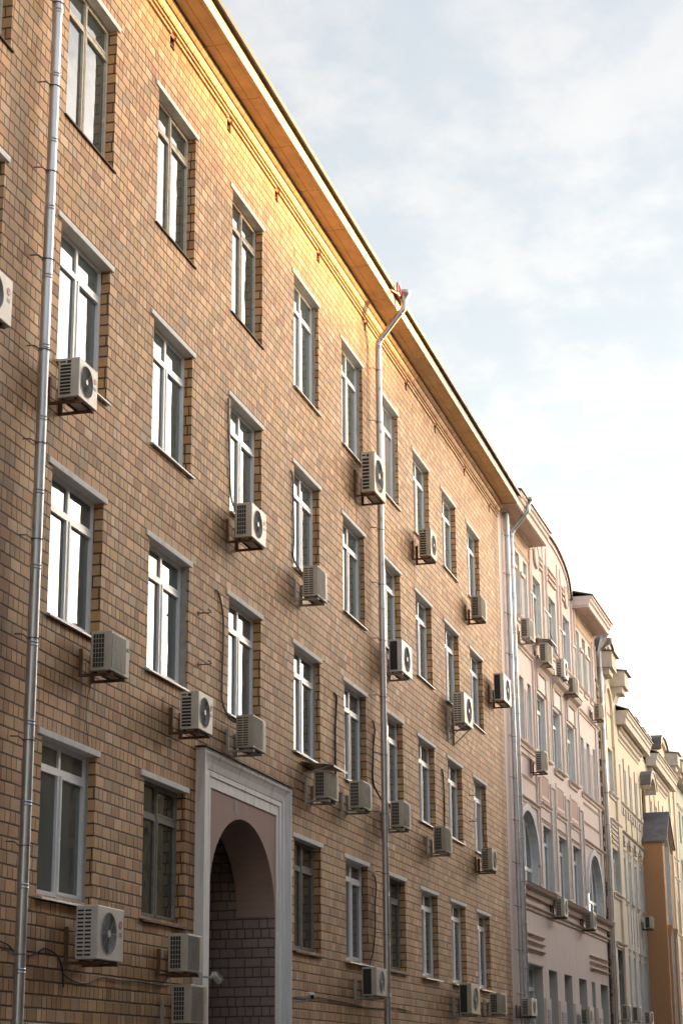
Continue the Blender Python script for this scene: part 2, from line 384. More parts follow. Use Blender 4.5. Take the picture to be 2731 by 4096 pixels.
# ------------------------------------------------------------------ windows
WM = {}
def frame_mesh(w, h, kind):
    key = (round(w, 3), round(h, 3), kind)
    if key in WM: return WM[key]
    f = MB(); g = MB(); g.keep = True
    old = kind in ('wood', 'greywood')
    o = 0.05 if old else 0.06; tf = {'wood': .79, 'greywood': .76, 'pvc': .77, 'pvclow': .83, 'slim': .68}[kind]
    zt = h * tf; xm = w * (0.5 if w > 1.2 else 0.42); mw = 0.05 if old else 0.075; tw = 0.07 if old else 0.08
    def ring(x0, x1, z0, z1, t, y0, y1):
        f.box(x0, x0 + t, y0, y1, z0, z1); f.box(x1 - t, x1, y0, y1, z0, z1); f.box(x0 + t, x1 - t, y0, y1, z0, z0 + t); f.box(x0 + t, x1 - t, y0, y1, z1 - t, z1)
    ring(0, w, 0, h, o, 0, .07)
    f.box(o, w - o, .004, .066, zt - tw / 2, zt + tw / 2)
    one = w < 1.2
    if one:
        ring(o, w - o, o, zt - tw / 2, 0.035, -.010, .05)
        panes = [(o, w - o, o, zt - tw / 2), (o, w - o, zt + tw / 2, h - o)]
    else:
        f.box(xm - mw / 2, xm + mw / 2, .002, .068, o, zt - tw / 2); f.box(xm - mw / 2 + .004, xm + mw / 2 - .004, .002, .068, zt + tw / 2, h - o)
        t = 0.032 if old else 0.045
        if old:
            ring(o, xm - mw / 2, o, zt - tw / 2, t, -.004, .05)
            ring(xm + mw / 2, w - o, zt + tw / 2, h - o, .03, -.004, .05)
        else: ring(o, xm - mw / 2, o, zt - tw / 2, 0.022, -.006, .05)
        ring(xm + mw / 2, w - o, o, zt - tw / 2, t, -.012, .05)
        if old: f.box(xm - .006, xm + .006, -.012, 0.002, o, h - o)
        panes = [(o, xm - mw / 2, o, zt - tw / 2), (xm + mw / 2, w - o, o, zt - tw / 2), (o, xm - mw / 2, zt + tw / 2, h - o), (xm + mw / 2, w - o, zt + tw / 2, h - o)]
    rg = random.Random(hash(key) & 0xffff)
    for a, b, c, d in panes:
        e = [0.035 + rg.uniform(-.004, .004) * (b - a) for _ in range(2)]; q = rg.uniform(-.004, .004) * (d - c) * .5
        g.quad((a, e[0], c), (b, e[1], c), (b, e[1] + q, d), (a, e[0] + q, d))
    mat = {'wood': 'wood', 'greywood': 'greywood'}.get(kind, 'pvc')
    WM[key] = (f.mesh('window_frame', M[mat]), g.mesh('window_glass', M['oldglass' if old else 'glass']))
    return WM[key]
def cached(key, fn):
    if key not in WM: WM[key] = fn()
    return WM[key]
def sill_mesh(w, mat, out, drop, ov):
    def fn():
        m = MB(); m.prism([(.16, .012), (-out, -drop), (-out - .004, -drop - .028), (-out + .02, -drop - .028), (.16, -.016)], -ov, w + ov); return m.mesh('sill', M[mat])
    return cached(('sill', round(w, 3), mat, out, drop, ov), fn)
def add_window(parent, x0, x1, z0, z1, y, kind, sill=None, lintel=None, rev=0.14, plaster=None, jamb=None):
    w, h = x1 - x0, z1 - z0; fm, gm = frame_mesh(w, h, kind); b = parent['base']
    o = link('window', fm, parent, (x0 - b[0], y + rev - b[1], z0 - b[2]))
    link('pane', gm, o, (0, 0, 0))
    if jamb:
        def fj():
            m = MB(); e = rev + .0; t = .10
            m.quad((0, -e, 0), (0, t, 0), (0, t, h), (0, -e, h)); m.quad((w, -e, 0), (w, -e, h), (w, t, h), (w, t, 0)); m.quad((0, -e, 0), (w, -e, 0), (w, t, 0), (0, t, 0)); m.quad((0, -e, h), (0, t, h), (w, t, h), (w, -e, h))
            return m.mesh('reveal', M[jamb])
        link('reveal', cached(('jamb', round(w, 3), round(h, 3), rev, jamb), fj), o, (0, 0, 0))
    if sill: link('sill', sill_mesh(w, *sill), o, (0, -rev, 0))
    if lintel:
        def fn():
            m = MB(); n = 14
            rg = random.Random(5)
            top = [(-.02 - rg.uniform(0, .006), 0.0)]
            m.box(-.155, w + .105, -.030, .138, -.010, .078); return m.mesh('lintel', M['concrete'])
        link('lintel', cached(('lintel', round(w, 3)), fn), o, (0, -rev, h + .0085), 0.006)
    if plaster:
        m = MB(); n = 26; rg = random.Random(int(x0 * 31 + z0 * 17)); pr = None
        for i in range(n + 1):
            zz = h * i / n; d = plaster * rg.uniform(.55, 1.0)
            if pr is not None: m.quad((w - .004, -.002, pr[0]), (w - .004, -.002 - pr[1], pr[0]), (w - .004, -.002 - d, zz), (w - .004, -.002, zz))
            pr = (zz, d)
        m.build('plaster_patch', M['plaster'], o, (0, 0, 0))
    return o

# ================================================================== BRICK BUILDING
BB = (31.0, 0.0, G)
brick = tag(empty('brick_building', BB, 0, BB), 'long tan block-faced building with a golden sunlit cornice and many window units', 'building')
XL = [18.49, 22.16, 25.83, 29.67, 33.60, 37.28, 40.74, 44.20, 47.63, 51.03]
ROW1 = {1: 11.25, 2: 7.239, 3: 3.638, 4: 0.0}; ROW2 = {1: 10.887, 2: 7.239, 3: 3.62, 4: -.022}
SILL = {1: 8.79, 2: 5.08, 3: 1.54, 4: -2.09}
XE, XS = 56.25, 8.0
cols = [(-1, 14.8)] + list(enumerate(XL))
holes = []; wins = []
for c, lx in cols:
    for r in (1, 2, 3, 4):
        if r == 4 and c == 3: continue
        zt = (ROW2 if c >= 7 else ROW1)[r] - .0905; zb = SILL[r] - (.08 if (r == 1 and c >= 7) else 0)
        x0, x1 = lx + .155, lx + 1.965
        holes.append((x0, x1, zb, zt)); wins.append((c, r, x0, x1, zb, zt))
for lx in (18.49, XL[1], XL[2]):      # heads of the ground-floor windows
    x0, x1 = lx + .155, lx + 1.965; holes.append((x0, x1, G + .9, -3.7475)); wins.append((1, 5, x0, x1, G + .9, -3.7475))
NICHE = [26.44, 29.46, 32.44, 35.46, 39.48, 43.6, 47.04, 50.98, 54.78]
for nx in NICHE: holes.append((nx, nx + .2, 12.19, 12.405))
holes.append((28.86, 32.46, G, -.12, 0, 0.03))
w = MB(); wall_grid(w, XS, XE, G, 12.41, holes)
w.quad((XS, 0, 12.41), (XE, 0, 12.41), (XE, 0, 12.95), (XS, 0, 12.95))
w.quad((XE, 0, G), (XE, 14, G), (XE, 14, 13), (XE, 0, 13)); w.quad((XS, 0, G), (XS, 0, 13), (XS, 14, 13), (XS, 14, G)); w.quad((XS, 14, G), (XS, 14, 13), (XE, 14, 13), (XE, 14, G))
w.build('wall', M['brick'], brick)
m = MB()
for nx in NICHE: m.quad((nx, .12, 12.19), (nx + .2, .12, 12.19), (nx + .2, .12, 12.405), (nx, .12, 12.405)); m.box(nx, nx + .2, .02, .12, 12.27, 12.30)
m.build('vent_niche', M['recess_shade'], brick, split=True)
# brick cornice: two thin bands and two rolls, bands cut at the niches
segs = []; cur = XS
for nx in NICHE: segs.append((cur, nx - .01)); cur = nx + .21
segs.append((cur, XE))
m = MB()
for a, b in segs: m.prism([(.02, 12.41), (-.036, 12.414), (-.038, 12.462), (.02, 12.47)], a, b)
m.prism([(.02, 12.498), (-.055, 12.502), (-.057, 12.545), (.02, 12.553)], XS, XE)
def roll(y0, y1, z0, z1, back):
    P = [(back, z0)]
    for i in range(9):
        t = i / 8; P.append((-(y0 + (y1 - y0) * (1 - cos(t * pi / 2)) ** .8) - .012 * sin(t * pi), z0 + (z1 - z0) * (t ** 1.15)))
    P.append((back, z1)); return P
m.prism(roll(.070, .125, 12.575, 12.672, .02), XS, XE); m.prism(roll(.135, .20, 12.705, 12.785, .02), XS, XE)
md = MB(); md.box(XS, XE, -.03, .02, 12.553, 12.576); md.box(XS, XE, -.085, .02, 12.672, 12.706); md.build('cornice_groove', M['recess_shade'], brick, split=True)  # dark boxes paint the shade into the cornice grooves
m.build('cornice_moulding', M['cornice'], brick, smooth=True, split=True)
m = MB(); m.box(XS, XE + .02, -.19, .1, 12.79, 12.826); m.build('painted_shadow_gap', M['dark'], brick)  # near-black strip painting the shade of the gap above the upper roll
m = MB(); f = MB(); st = MB(); x = 31.55 - 1.95 * 12
while x < XE + .3:
    a, b = max(x + .011, XS), min(x + 1.939, XE + .25)
    if b > a + .05:
        m.box(a, b, -.585, -.372, 12.828, 12.87); m.box(a, b, -.366, .05, 12.8285, 12.87); st.box(a, b, -.652, -.600, 12.812, 12.87); f.box(a, b, -.668, -.640, 12.815, 13.045)
        for s_ in (.30, .46):        # board joints along the soffit
            pass
    x += 1.95
m.build('soffit_board', M['soffit'], brick, bevel=.004, split=True); st.build('drip_strip', M['soffit'], brick, split=True); f.build('fascia_board', M['fascia'], brick, bevel=.004, split=True)
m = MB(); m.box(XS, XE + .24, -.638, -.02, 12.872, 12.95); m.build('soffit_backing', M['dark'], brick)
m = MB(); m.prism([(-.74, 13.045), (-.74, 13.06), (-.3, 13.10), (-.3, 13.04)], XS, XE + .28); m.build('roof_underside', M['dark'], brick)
m = MB(); m.prism([(-.775, 13.045), (-.782, 13.125), (-.74, 13.15), (-.74, 13.045)], XS, XE + .3); m.build('roof_edge', M['edge'], brick)
m = MB(); m.prism([(-.745, 13.13), (-.745, 13.153), (7, 15.2), (14.6, 13.15), (14.6, 13.0), (7, 15.0)], XS, XE + .29)
m.build('roof', M['roofm'], brick)

PL = {(2, 3): .13, (1, 4): .05, (4, 1): .08, (5, 1): .08, (6, 1): .08, (5, 2): .05, (4, 3): .05, (7, 1): .05, (2, 4): 0}
for c, r, x0, x1, zb, zt in wins:
    if r == 5: kind, sill = 'pvc', None
    elif r == 1 and c <= 3: kind, sill = 'wood', ('silld', .035, .02, .05)
    elif r == 4 and c in (2, 4, 6, -1): kind, sill = 'greywood', ('silld', .06, .05, .07)
    elif r == 4: kind, sill = 'pvclow', ('sillw', .10, .045, .06)
    else: kind, sill = 'pvc', ('sillw', .06, .03, .04)
    add_window(brick, x0, x1, zb, zt, 0, kind, sill, True, plaster=PL.get((c, r)) or None)

# ---- arched passage with its moulded portal
arch = MB(); FX0, FX1, FT = 28.25, 33.07, .70
def frame_band(mb, xa, xb, zt, xi, xj, zi, y0, y1):
    mb.box(xa, xi, y0, y1, G, zt); mb.box(xj, xb, y0, y1, G, zt); mb.box(xi, xj, y0, y1, zi, zt)
m = MB()
# outer cyma as a swept profile over the head, plain boards down the sides
prof = [(.0, .40), (-.075, .41), (-.085, .45), (-.10, .52), (-.125, .585), (-.15, .63), (-.155, .66), (-.16, .705), (0, .705)]
m.prism(prof, FX0 + .02, FX1 - .02)
side = lambda x0, x1, s: [m.poly([(0, 0)], 0, 0)] if 0 else None
def jamb(xo, xi):      # tapered jamb in plan: high at the outer edge, stepping in
    pts = [(xo, 0), (xo, -.158), (xo + (xi - xo) * .18, -.158), (xo + (xi - xo) * .24, -.145), (xo + (xi - xo) * .62, -.10), (xi, -.085), (xi, 0)]
    i = len(m.v); n = len(pts)
    m.v += [(px, py, G) for px, py in pts] + [(px, py, .698) for px, py in pts]
    for a in range(n): b = (a + 1) % n; m.f.append((i + a, i + b, i + n + b, i + n + a))
    m.f.append(tuple(i + a for a in range(n))); m.f.append(tuple(i + n + a for a in range(n)))
jamb(FX0, FX0 + .33); jamb(FX1, FX1 - .33)
frame_band(m, FX0 + .33, FX1 - .33, .40, FX0 + .47, FX1 - .47, .315, -.072, 0)
frame_band(m, FX0 + .47, FX1 - .47, .315, FX0 + .60, FX1 - .60, .14, -.052, 0)
por = m.build('archway', M['portal'], brick, bevel=.004)
def sub(mb, name, mat, **k):
    return mb.build(name, M[mat], por, (0, 0, 0), **k)
m = MB(); PX0, PX1, SPR, RISE = FX0 + .60, FX1 - .60, -1.62, 1.46; pm = (PX0 + PX1) / 2; hw = 1.795
n = 36; P = [(pm - hw * cos(pi * i / n), SPR + RISE * sin(pi * i / n)) for i in range(n + 1)]
for (xa, za), (xb, zb) in zip(P, P[1:]): m.quad((xa, -.03, za), (xb, -.03, zb), (xb, -.03, .14), (xa, -.03, .14))
m.quad((PX0, -.03, SPR), (P[0][0], -.03, SPR), (P[0][0], -.03, .14), (PX0, -.03, .14)); m.quad((P[-1][0], -.03, SPR), (PX1, -.03, SPR), (PX1, -.03, .14), (P[-1][0], -.03, .14))
m.quad((PX0, -.03, G), (P[0][0], -.03, G), (P[0][0], -.03, SPR), (PX0, -.03, SPR)); m.quad((P[-1][0], -.03, G), (PX1, -.03, G), (PX1, -.03, SPR), (P[-1][0], -.03, SPR))
sub(m, 'arch_panel', 'portalpink')
m = MB()
for (xa, za), (xb, zb) in zip(P, P[1:]): m.quad((xa, -.03, za), (xb, -.03, zb), (xb, .67, zb), (xa, .67, za))
m.poly([(P[0][0], SPR)] + P[1:-1] + [(P[-1][0], SPR), (P[-1][0] + .2, SPR), (P[-1][0] + .2, .6), (P[0][0] - .2, .6), (P[0][0] - .2, SPR)], .665, .675)
sub(m, 'vault', 'portalpink')
m = MB(); a, b = P[0][0] - .002, P[-1][0] + .002
m.quad((b, -.03, G), (b, .67, G), (b, .67, SPR), (b, -.03, SPR)); m.quad((a, -.03, G), (a, -.03, SPR), (a, .67, SPR), (a, .67, G))
m.quad((b, .67, G), (b, 9, G), (b, 9, .55), (b, .67, .55)); m.quad((a, .67, G), (a, .67, .55), (a, 9, .55), (a, 9, G))
m.quad((a, .67, .55), (b, .67, .55), (b, 9, .55), (a, 9, .55)); m.quad((a, 9, G), (a, 9, .55), (b, 9, .55), (b, 9, G))
sub(m, 'passage_wall', 'painted_brick')
m = MB(); m.box(FX0 - .04, FX1 + .05, -.20, .0, .71, .722); sub(m, 'drip_cover', 'roofm')
m = MB(); pts = [(30.12, -.10), (30.17, -.13), (30.33, -.12), (30.35, .0), (30.30, .125), (30.13, .13), (30.10, .02)]
m.poly(pts, -.0345, -.031); sub(m, 'bare_plaster_patch', 'plaster')

# ================================================================== AIR CONDITIONERS
def text_mesh(txt, size):
    key = ('txt', txt, size)
    if key in WM: return WM[key]
    cu = bpy.data.curves.new('t', 'FONT'); cu.body = txt; cu.size = size; cu.align_x = 'CENTER'; cu.extrude = .0012
    o = bpy.data.objects.new('t', cu); COL.objects.link(o)
    dg = bpy.context.evaluated_depsgraph_get(); me = bpy.data.meshes.new_from_object(o.evaluated_get(dg))
    bpy.data.objects.remove(o); me.transform(Matrix.Rotation(pi / 2, 4, 'X')); WM[key] = me; return me

def ac_unit(label, fr, x, ztop, w, h, side='slots', front='fan', mat='ac', bmat='rust', emblem=None, hood=False, frame=False, fcx=.42, fr_=.40, y1=-.5, bfac=1.0, group='air conditioner units on the house fronts'):
    z0 = ztop - h; yb = y1 + .30
    t = tag(root_in('air_conditioner', fr, x, 0, z0), label, 'air conditioner', group)
    ob = lambda mb, nm, mt, par=t, **k: mb.build(nm, M[mt], par, (0, 0, 0), **k)
    c = MB()
    if front == 'fan':
        cx, cz, R = w * fcx, h * .50, min(h * fr_, w * .36)
        ang = sorted([2 * pi * i / 40 for i in range(40)] + [math.atan2(q, p) % (2 * pi) for p in (-cx, w - cx) for q in (-cz, h - cz)])
        O = []; I = []
        for a in ang:
            ca, sa = cos(a), sin(a); k = 1e9
            if ca > 1e-9: k = min(k, (w - cx) / ca)
            if ca < -1e-9: k = min(k, -cx / ca)
            if sa > 1e-9: k = min(k, (h - cz) / sa)
            if sa < -1e-9: k = min(k, -cz / sa)
            O.append((cx + k * ca, cz + k * sa)); I.append((cx + R * ca, cz + R * sa))
        n = len(O)
        for i in range(n):
            j = (i + 1) % n
            c.quad((O[i][0], y1, O[i][1]), (O[j][0], y1, O[j][1]), (I[j][0], y1, I[j][1]), (I[i][0], y1, I[i][1]))
            c.quad((O[i][0], y1, O[i][1]), (O[i][0], yb, O[i][1]), (O[j][0], yb, O[j][1]), (O[j][0], y1, O[j][1]))
            c.quad((I[i][0], y1, I[i][1]), (I[j][0], y1, I[j][1]), (I[j][0], y1 + .07, I[j][1]), (I[i][0], y1 + .07, I[i][1]))
        c.quad(*[(p[0], yb, p[1]) for p in O])
    else: c.box(0, w, y1, yb, 0, h)
    ob(c, 'casing', mat, bevel=.012, weld=True)
    if front == 'fan':
        d = MB(); d.quad(*[(p[0], y1 + .069, p[1]) for p in I]); ob(d, 'fan_recess', 'acmesh')
        fm = MB()
        for b in range(4):
            a0 = b * pi / 2 + .3
            q = [(r, a0 + da) for r, da in ((.06, -.1), (R * .93, -.32), (R * .93, .62), (.06, .5))]
            fm.quad(*[(cx + r * cos(a), y1 + (.02 if i > 1 else .055), cz + r * sin(a)) for i, (r, a) in enumerate(q)])
        fan = ob(fm, 'fan', 'acfan')
        g = MB(); nr = 9 if h > .5 else 7
        for i in range(nr): g.torus((cx, y1 - .004, cz), R * (.22 + .78 * (i + .5) / nr), .0032, 32, 4)
        for b in range(8): a = b * pi / 4; g.tube([(cx + .05 * cos(a), y1 - .006, cz + .05 * sin(a)), (cx + R * cos(a), y1 - .004, cz + R * sin(a))], .0035, 4)
        gr = ob(g, 'fan_grille', 'acwire')
        hb = MB(); hb.tube([(cx, y1 - .011, cz), (cx, y1 + .02, cz)], R * .17, 18); ob(hb, 'hub', mat, gr)
        lp = MB(); lp.torus((cx, y1, cz), R * 1.01, .008, 40, 6); ob(lp, 'fan_rim', mat, smooth=True)
    else:
        gx0, gx1 = w * .05, w * (.76 if front == 'mesh' else .70)
        d = MB(); d.box(gx0, gx1, y1 - .003, y1 + .01, h * .06, h * .94); ob(d, 'mesh_backing', 'acmesh')
        g = MB(); nb = 26
        for i in range(nb + 1): zz = h * (.06 + .88 * i / nb); g.box(gx0, gx1, y1 - .009, y1 - .003, zz - .0022, zz + .0022)
        for i in range(9): xx = gx0 + (gx1 - gx0) * i / 8; g.box(xx - .002, xx + .002, y1 - .011, y1 - .003, h * .06, h * .94)
        ob(g, 'front_grille', 'acwire' if front == 'mesh' else mat)
        if front == 'mesh2':
            p = MB(); p.box(w * .80, w * .97, y1 - .004, y1, h * .52, h * .90); p.box(w * .80, w * .97, y1 - .004, y1, h * .08, h * .48); ob(p, 'service_panel', mat)
    # left flank
    s = MB(); X = -.003
    def flank(ya, yb_, za, zb): s.box(X, .004, y1 + .30 * ya, y1 + .30 * yb_, h * za, h * zb)
    if side == 'slots':
        for i in range(9): z = .07 + i * .088; flank(.40, .90, z, z + .058)
        flank(.40, .58, .87, .94); flank(.66, .92, .89, .93)
    elif side == 'slots2':
        for i in range(12):
            z = .065 + i * .0745
            for a in (.30, .64): flank(a, a + .28, z, z + .034)
    elif side == 'grid': flank(.34, .88, .08, .93)
    elif side == 'black': flank(.36, .93, .05, .95)
    sg = ob(s, 'side_grille', 'acdark')
    if side == 'grid':
        g = MB()
        for i in range(8): z = h * (.08 + .85 * i / 7); g.box(X - .004, X, y1 + .102, y1 + .264, z - .004, z + .004)
        for i in range(5): y = y1 + .102 + .162 * i / 4; g.box(X - .004, X, y - .003, y + .003, h * .08, h * .93)
        ob(g, 'grille_bars', mat, sg)
    if emblem:
        em, lt = {'red': ('red', 'letter'), 'faded': ('fadedred', 'paleletter'), 'dot': ('fadedred', None)}[emblem]
        r = h * .085; ex, ez = w * .865, h * .70
        e = MB(); e.tube([(ex, y1 - .003, ez), (ex, y1 + .001, ez)], r, 24); eo = ob(e, 'emblem', em)
        if emblem != 'dot':
            e = MB(); e.torus((ex, y1 - .003, ez), r * .82, r * .05, 24, 4)
            e.box(ex - r * .14, ex + r * .02, y1 - .0045, y1 - .0028, ez - r * .45, ez + r * .35); e.box(ex - r * .02, ex + r * .3, y1 - .0046, y1 - .0028, ez - r * .45, ez - r * .3)
            e.box(ex + r * .2, ex + r * .62, y1 - .0044, y1 - .0028, ez - r * .06, ez + r * .08); e.box(ex - r * .5, ex - r * .3, y1 - .0044, y1 - .0028, ez + r * .18, ez + r * .36)
            ob(e, 'emblem_mark', 'logow' if emblem == 'red' else 'logow', eo)
            me = text_mesh('LG', h * .125).copy(); me.materials.clear(); me.materials.append(M[lt])
            link('lettering', me, t, (ex, y1 - .003, h * .47))
    if emblem == 'green' : pass
    # wall bracket: two angle arms
    for bx in (w * .12, w * .80):
        b = MB()
        b.box(bx, bx + .035, y1 + .02, -.001, -.055, -.018); b.box(bx, bx + .035, -.045, -.001, -.018, h * .62)
        b.box(bx - .004, bx + .06, y1 + .02, y1 + .05, -.06, -.03)
        if frame:
            b.tube([(bx + .0175, -.02, -.42), (bx + .0175, y1 + .08, -.06)], .016, 6); b.box(bx, bx + .035, -.045, -.002, -.45, -.055)
        ob(b, 'bracket', bmat)
    b = MB(); b.box(w * .08, w * .92, y1 + .05, y1 + .08, -.017, -.001); b.box(w * .08, w * .92, yb - .06, yb - .03, -.017, -.001); ob(b, 'foot_rail', 'acdark')
    if hood:
        b = MB(); b.prism([(0, h + .16), (0, h + .168), (y1 - .14, h + .07), (y1 - .145, h + .03), (y1 - .135, h + .03), (y1 - .13, h + .062)], -.16, w + .16); ob(b, 'rain_hood', 'bracketw')
        b = MB(); b.tube([(-.1, -.01, h - .1), (-.1, y1 - .08, h + .08)], .012, 6); ob(b, 'hood_stay', 'bracketw')
    return t

U = ac_unit
U('white fan air conditioner cut by the left picture edge, beside left downpipe', 'brick', 18.94, 5.10, .87, .61, 'slots', 'fan', 'ac', 'rust', 'red')
U('white fan air conditioner with faded pink emblem, just right of left downpipe', 'brick', 21.94, 4.91, .62 + .02, .55, 'slots', 'fan', 'ac', 'rust', 'faded', fcx=.40)
a3 = U('grey-fronted air conditioner with green sticker under a third-row window', 'brick', 23.34, 1.48, .67, .54, 'grid', 'mesh', 'acold', 'rust')
m = MB(); m.box(.56, .64, -.513, -.5, .36, .385); m.box(.56, .64, -.513, -.5, .395, .405); m.build('sticker', M['green'], a3, (0, 0, 0))
U('white fan air conditioner with red emblem, upper left of the arched portal', 'brick', 26.92, 1.33, .67, .58, 'slots', 'fan', 'ac', 'rust', 'red')
U('pale fan air conditioner below cabled window in second-highest row', 'brick', 29.51, 5.09, .83, .61, 'grid', 'fan', 'ac', 'rust', 'faded')
U('beige mesh-fronted air conditioner directly above the arched portal head', 'brick', 29.66, 1.45, .70, .55, 'slots2', 'mesh2', 'acold', 'bracketw')
U('beige mesh-fronted air conditioner at foot of the cabled window, portal side of middle downpipe', 'brick', 33.66, 5.04, .68, .60, 'slots2', 'mesh2', 'acold', 'bracketw')
U('tall fan air conditioner on rusty bracket high against the middle downpipe', 'brick', 38.28, 8.81, 1.02, .92, 'slots', 'fan', 'acold', 'rust', 'dot', bfac=1)
U('fan air conditioner with black side opening just right of middle downpipe', 'brick', 40.63, 5.10, 1.01, .73, 'black', 'fan', 'ac', 'bracketw', fcx=.5)
U('small fan air conditioner below a top-row window right of middle downpipe', 'brick', 43.97, 8.63, .71, .71, 'slots', 'fan', 'acold', 'rust', fcx=.5)
U('small mesh-fronted air conditioner under the last top-row window by the double downpipes', 'brick', 50.50, 8.48, .77, .61, 'grid', 'mesh2', 'acold', 'rust')
U('air conditioner on a white triangular strutted frame between two windows', 'brick', 47.67, 5.23, 1.11, .81, 'slots2', 'fan', 'ac', 'bracketw', frame=True, fcx=.55)
U('fan air conditioner with black side on rust-orange bracket before double downpipes', 'brick', 53.65, 6.91, 1.20, .80, 'black', 'fan', 'ac', 'rust', fcx=.55)
U('air conditioner under a slanted metal rain hood, right of the portal', 'brick', 34.38, 1.22, .69, .52, 'grid', 'mesh2', 'acold', 'bracketw', hood=True)
U('beige mesh-fronted air conditioner next to hooded unit, left of middle downpipe', 'brick', 36.99, 1.40, .72, .55, 'grid', 'mesh2', 'acold', 'bracketw')
U('beige mesh-fronted air conditioner touching right edge of middle downpipe, third row', 'brick', 40.52, 1.46, .72, .57, 'grid', 'mesh2', 'acold', 'bracketw')
U('beige mesh-fronted air conditioner at the end of a hanging black cable, third row', 'brick', 44.92, 1.43, .78, .60, 'grid', 'mesh2', 'acold', 'bracketw')
U('small fan air conditioner below two wall hooks near double downpipes', 'brick', 50.99, 1.57, .70, .59, 'slots', 'fan', 'acold', 'rust', fcx=.5)
U('large white fan air conditioner with red emblem at lower left', 'brick', 23.13, -2.18, .92, .68, 'slots2', 'fan', 'ac', 'rust', 'red')
U('beige mesh-fronted air conditioner, upper of two stacked left of the portal', 'brick', 26.58, -2.31, .66, .54, 'grid', 'mesh', 'acold', 'rust')
U('beige grid-sided air conditioner, lower of two stacked left of the portal', 'brick', 26.76, -3.02, .73, .55, 'grid', 'mesh2', 'acold', 'bracketw')
U('fan air conditioner with black side, low on the middle downpipe', 'brick', 37.89, -2.23, .89, .55, 'black', 'fan', 'acold', 'bracketw', fcx=.5)
U('big fan air conditioner with black side under bottom-row windows by brick corner', 'brick', 47.57, -2.14, 1.14, .73, 'black', 'fan', 'acold', 'bracketw', fcx=.5)
U('grid-sided air conditioner lowest before the double downpipes', 'brick', 51.56, -2.22, .97, .54, 'grid', 'mesh2', 'acold', 'bracketw')
U('mesh-fronted air conditioner below narrow top windows of the pink house', 'pink', 2.22, 9.66, .93, .64, 'grid', 'mesh2', 'acold', 'bracketw')
U('hooded air conditioner on the pink house above the window pediments', 'pink', 5.49, 9.55, .88, .66, 'grid', 'mesh2', 'acold', 'rust', hood=True)
U('fan air conditioner fed by a black hanging cable on pink house', 'pink', 8.73, 9.68, .79, .66, 'slots', 'fan', 'ac', 'bracketw', fcx=.5)
U('fourth air conditioner down the pink house top row, beside a pilaster', 'pink', 11.06, 9.47, .76, .59, 'grid', 'mesh2', 'acold', 'rust')
U('air conditioner on the pink house in front of its far downpipe', 'pink', 17.39, 9.65, .70, .61, 'slots', 'mesh2', 'acold', 'rust')
U('lone air conditioner below the second-floor triple windows of pink house', 'pink', 4.03, 5.68, .65, .65, 'slots', 'mesh2', 'acold', 'rust')
U('fan air conditioner on pink ledge nearer the large arched window', 'pink', 6.72, 1.22, .69, .58, 'slots', 'fan', 'acold', 'rust', fcx=.5)
U('fan air conditioner on pink ledge at foot of the smaller-looking arched window', 'pink', 12.87, 1.25, .64, .59, 'slots', 'fan', 'acold', 'rust', fcx=.5)
U('slotted fan air conditioner on lower pink wall against the double downpipes', 'pink', .25, -2.18, .88, .50, 'slots', 'fan', 'acold', 'rust', fcx=.5)
U('air conditioner in front of the low pink windows at picture bottom', 'pink', 11.04, -2.16, .68, .52, 'slots', 'fan', 'acold', 'rust', fcx=.5)
U('single air conditioner with black side beside the ochre oriel', 'cream', 11.4, 2.44, .9, .52, 'black', 'mesh2', 'acold', 'rust')
U('first air conditioner of the low row on cream house, next to its downpipe', 'cream', 1.5, -1.72, .62, .57, 'grid', 'mesh2', 'acold', 'bracketw')
U('second air conditioner of the low row on cream house', 'cream', 5.0, -1.68, .68, .59, 'grid', 'mesh2', 'acold', 'bracketw')
U('third air conditioner of the low row on cream house, nearest the ochre oriel', 'cream', 9.28, -1.76, .80, .52, 'grid', 'mesh2', 'acold', 'bracketw')

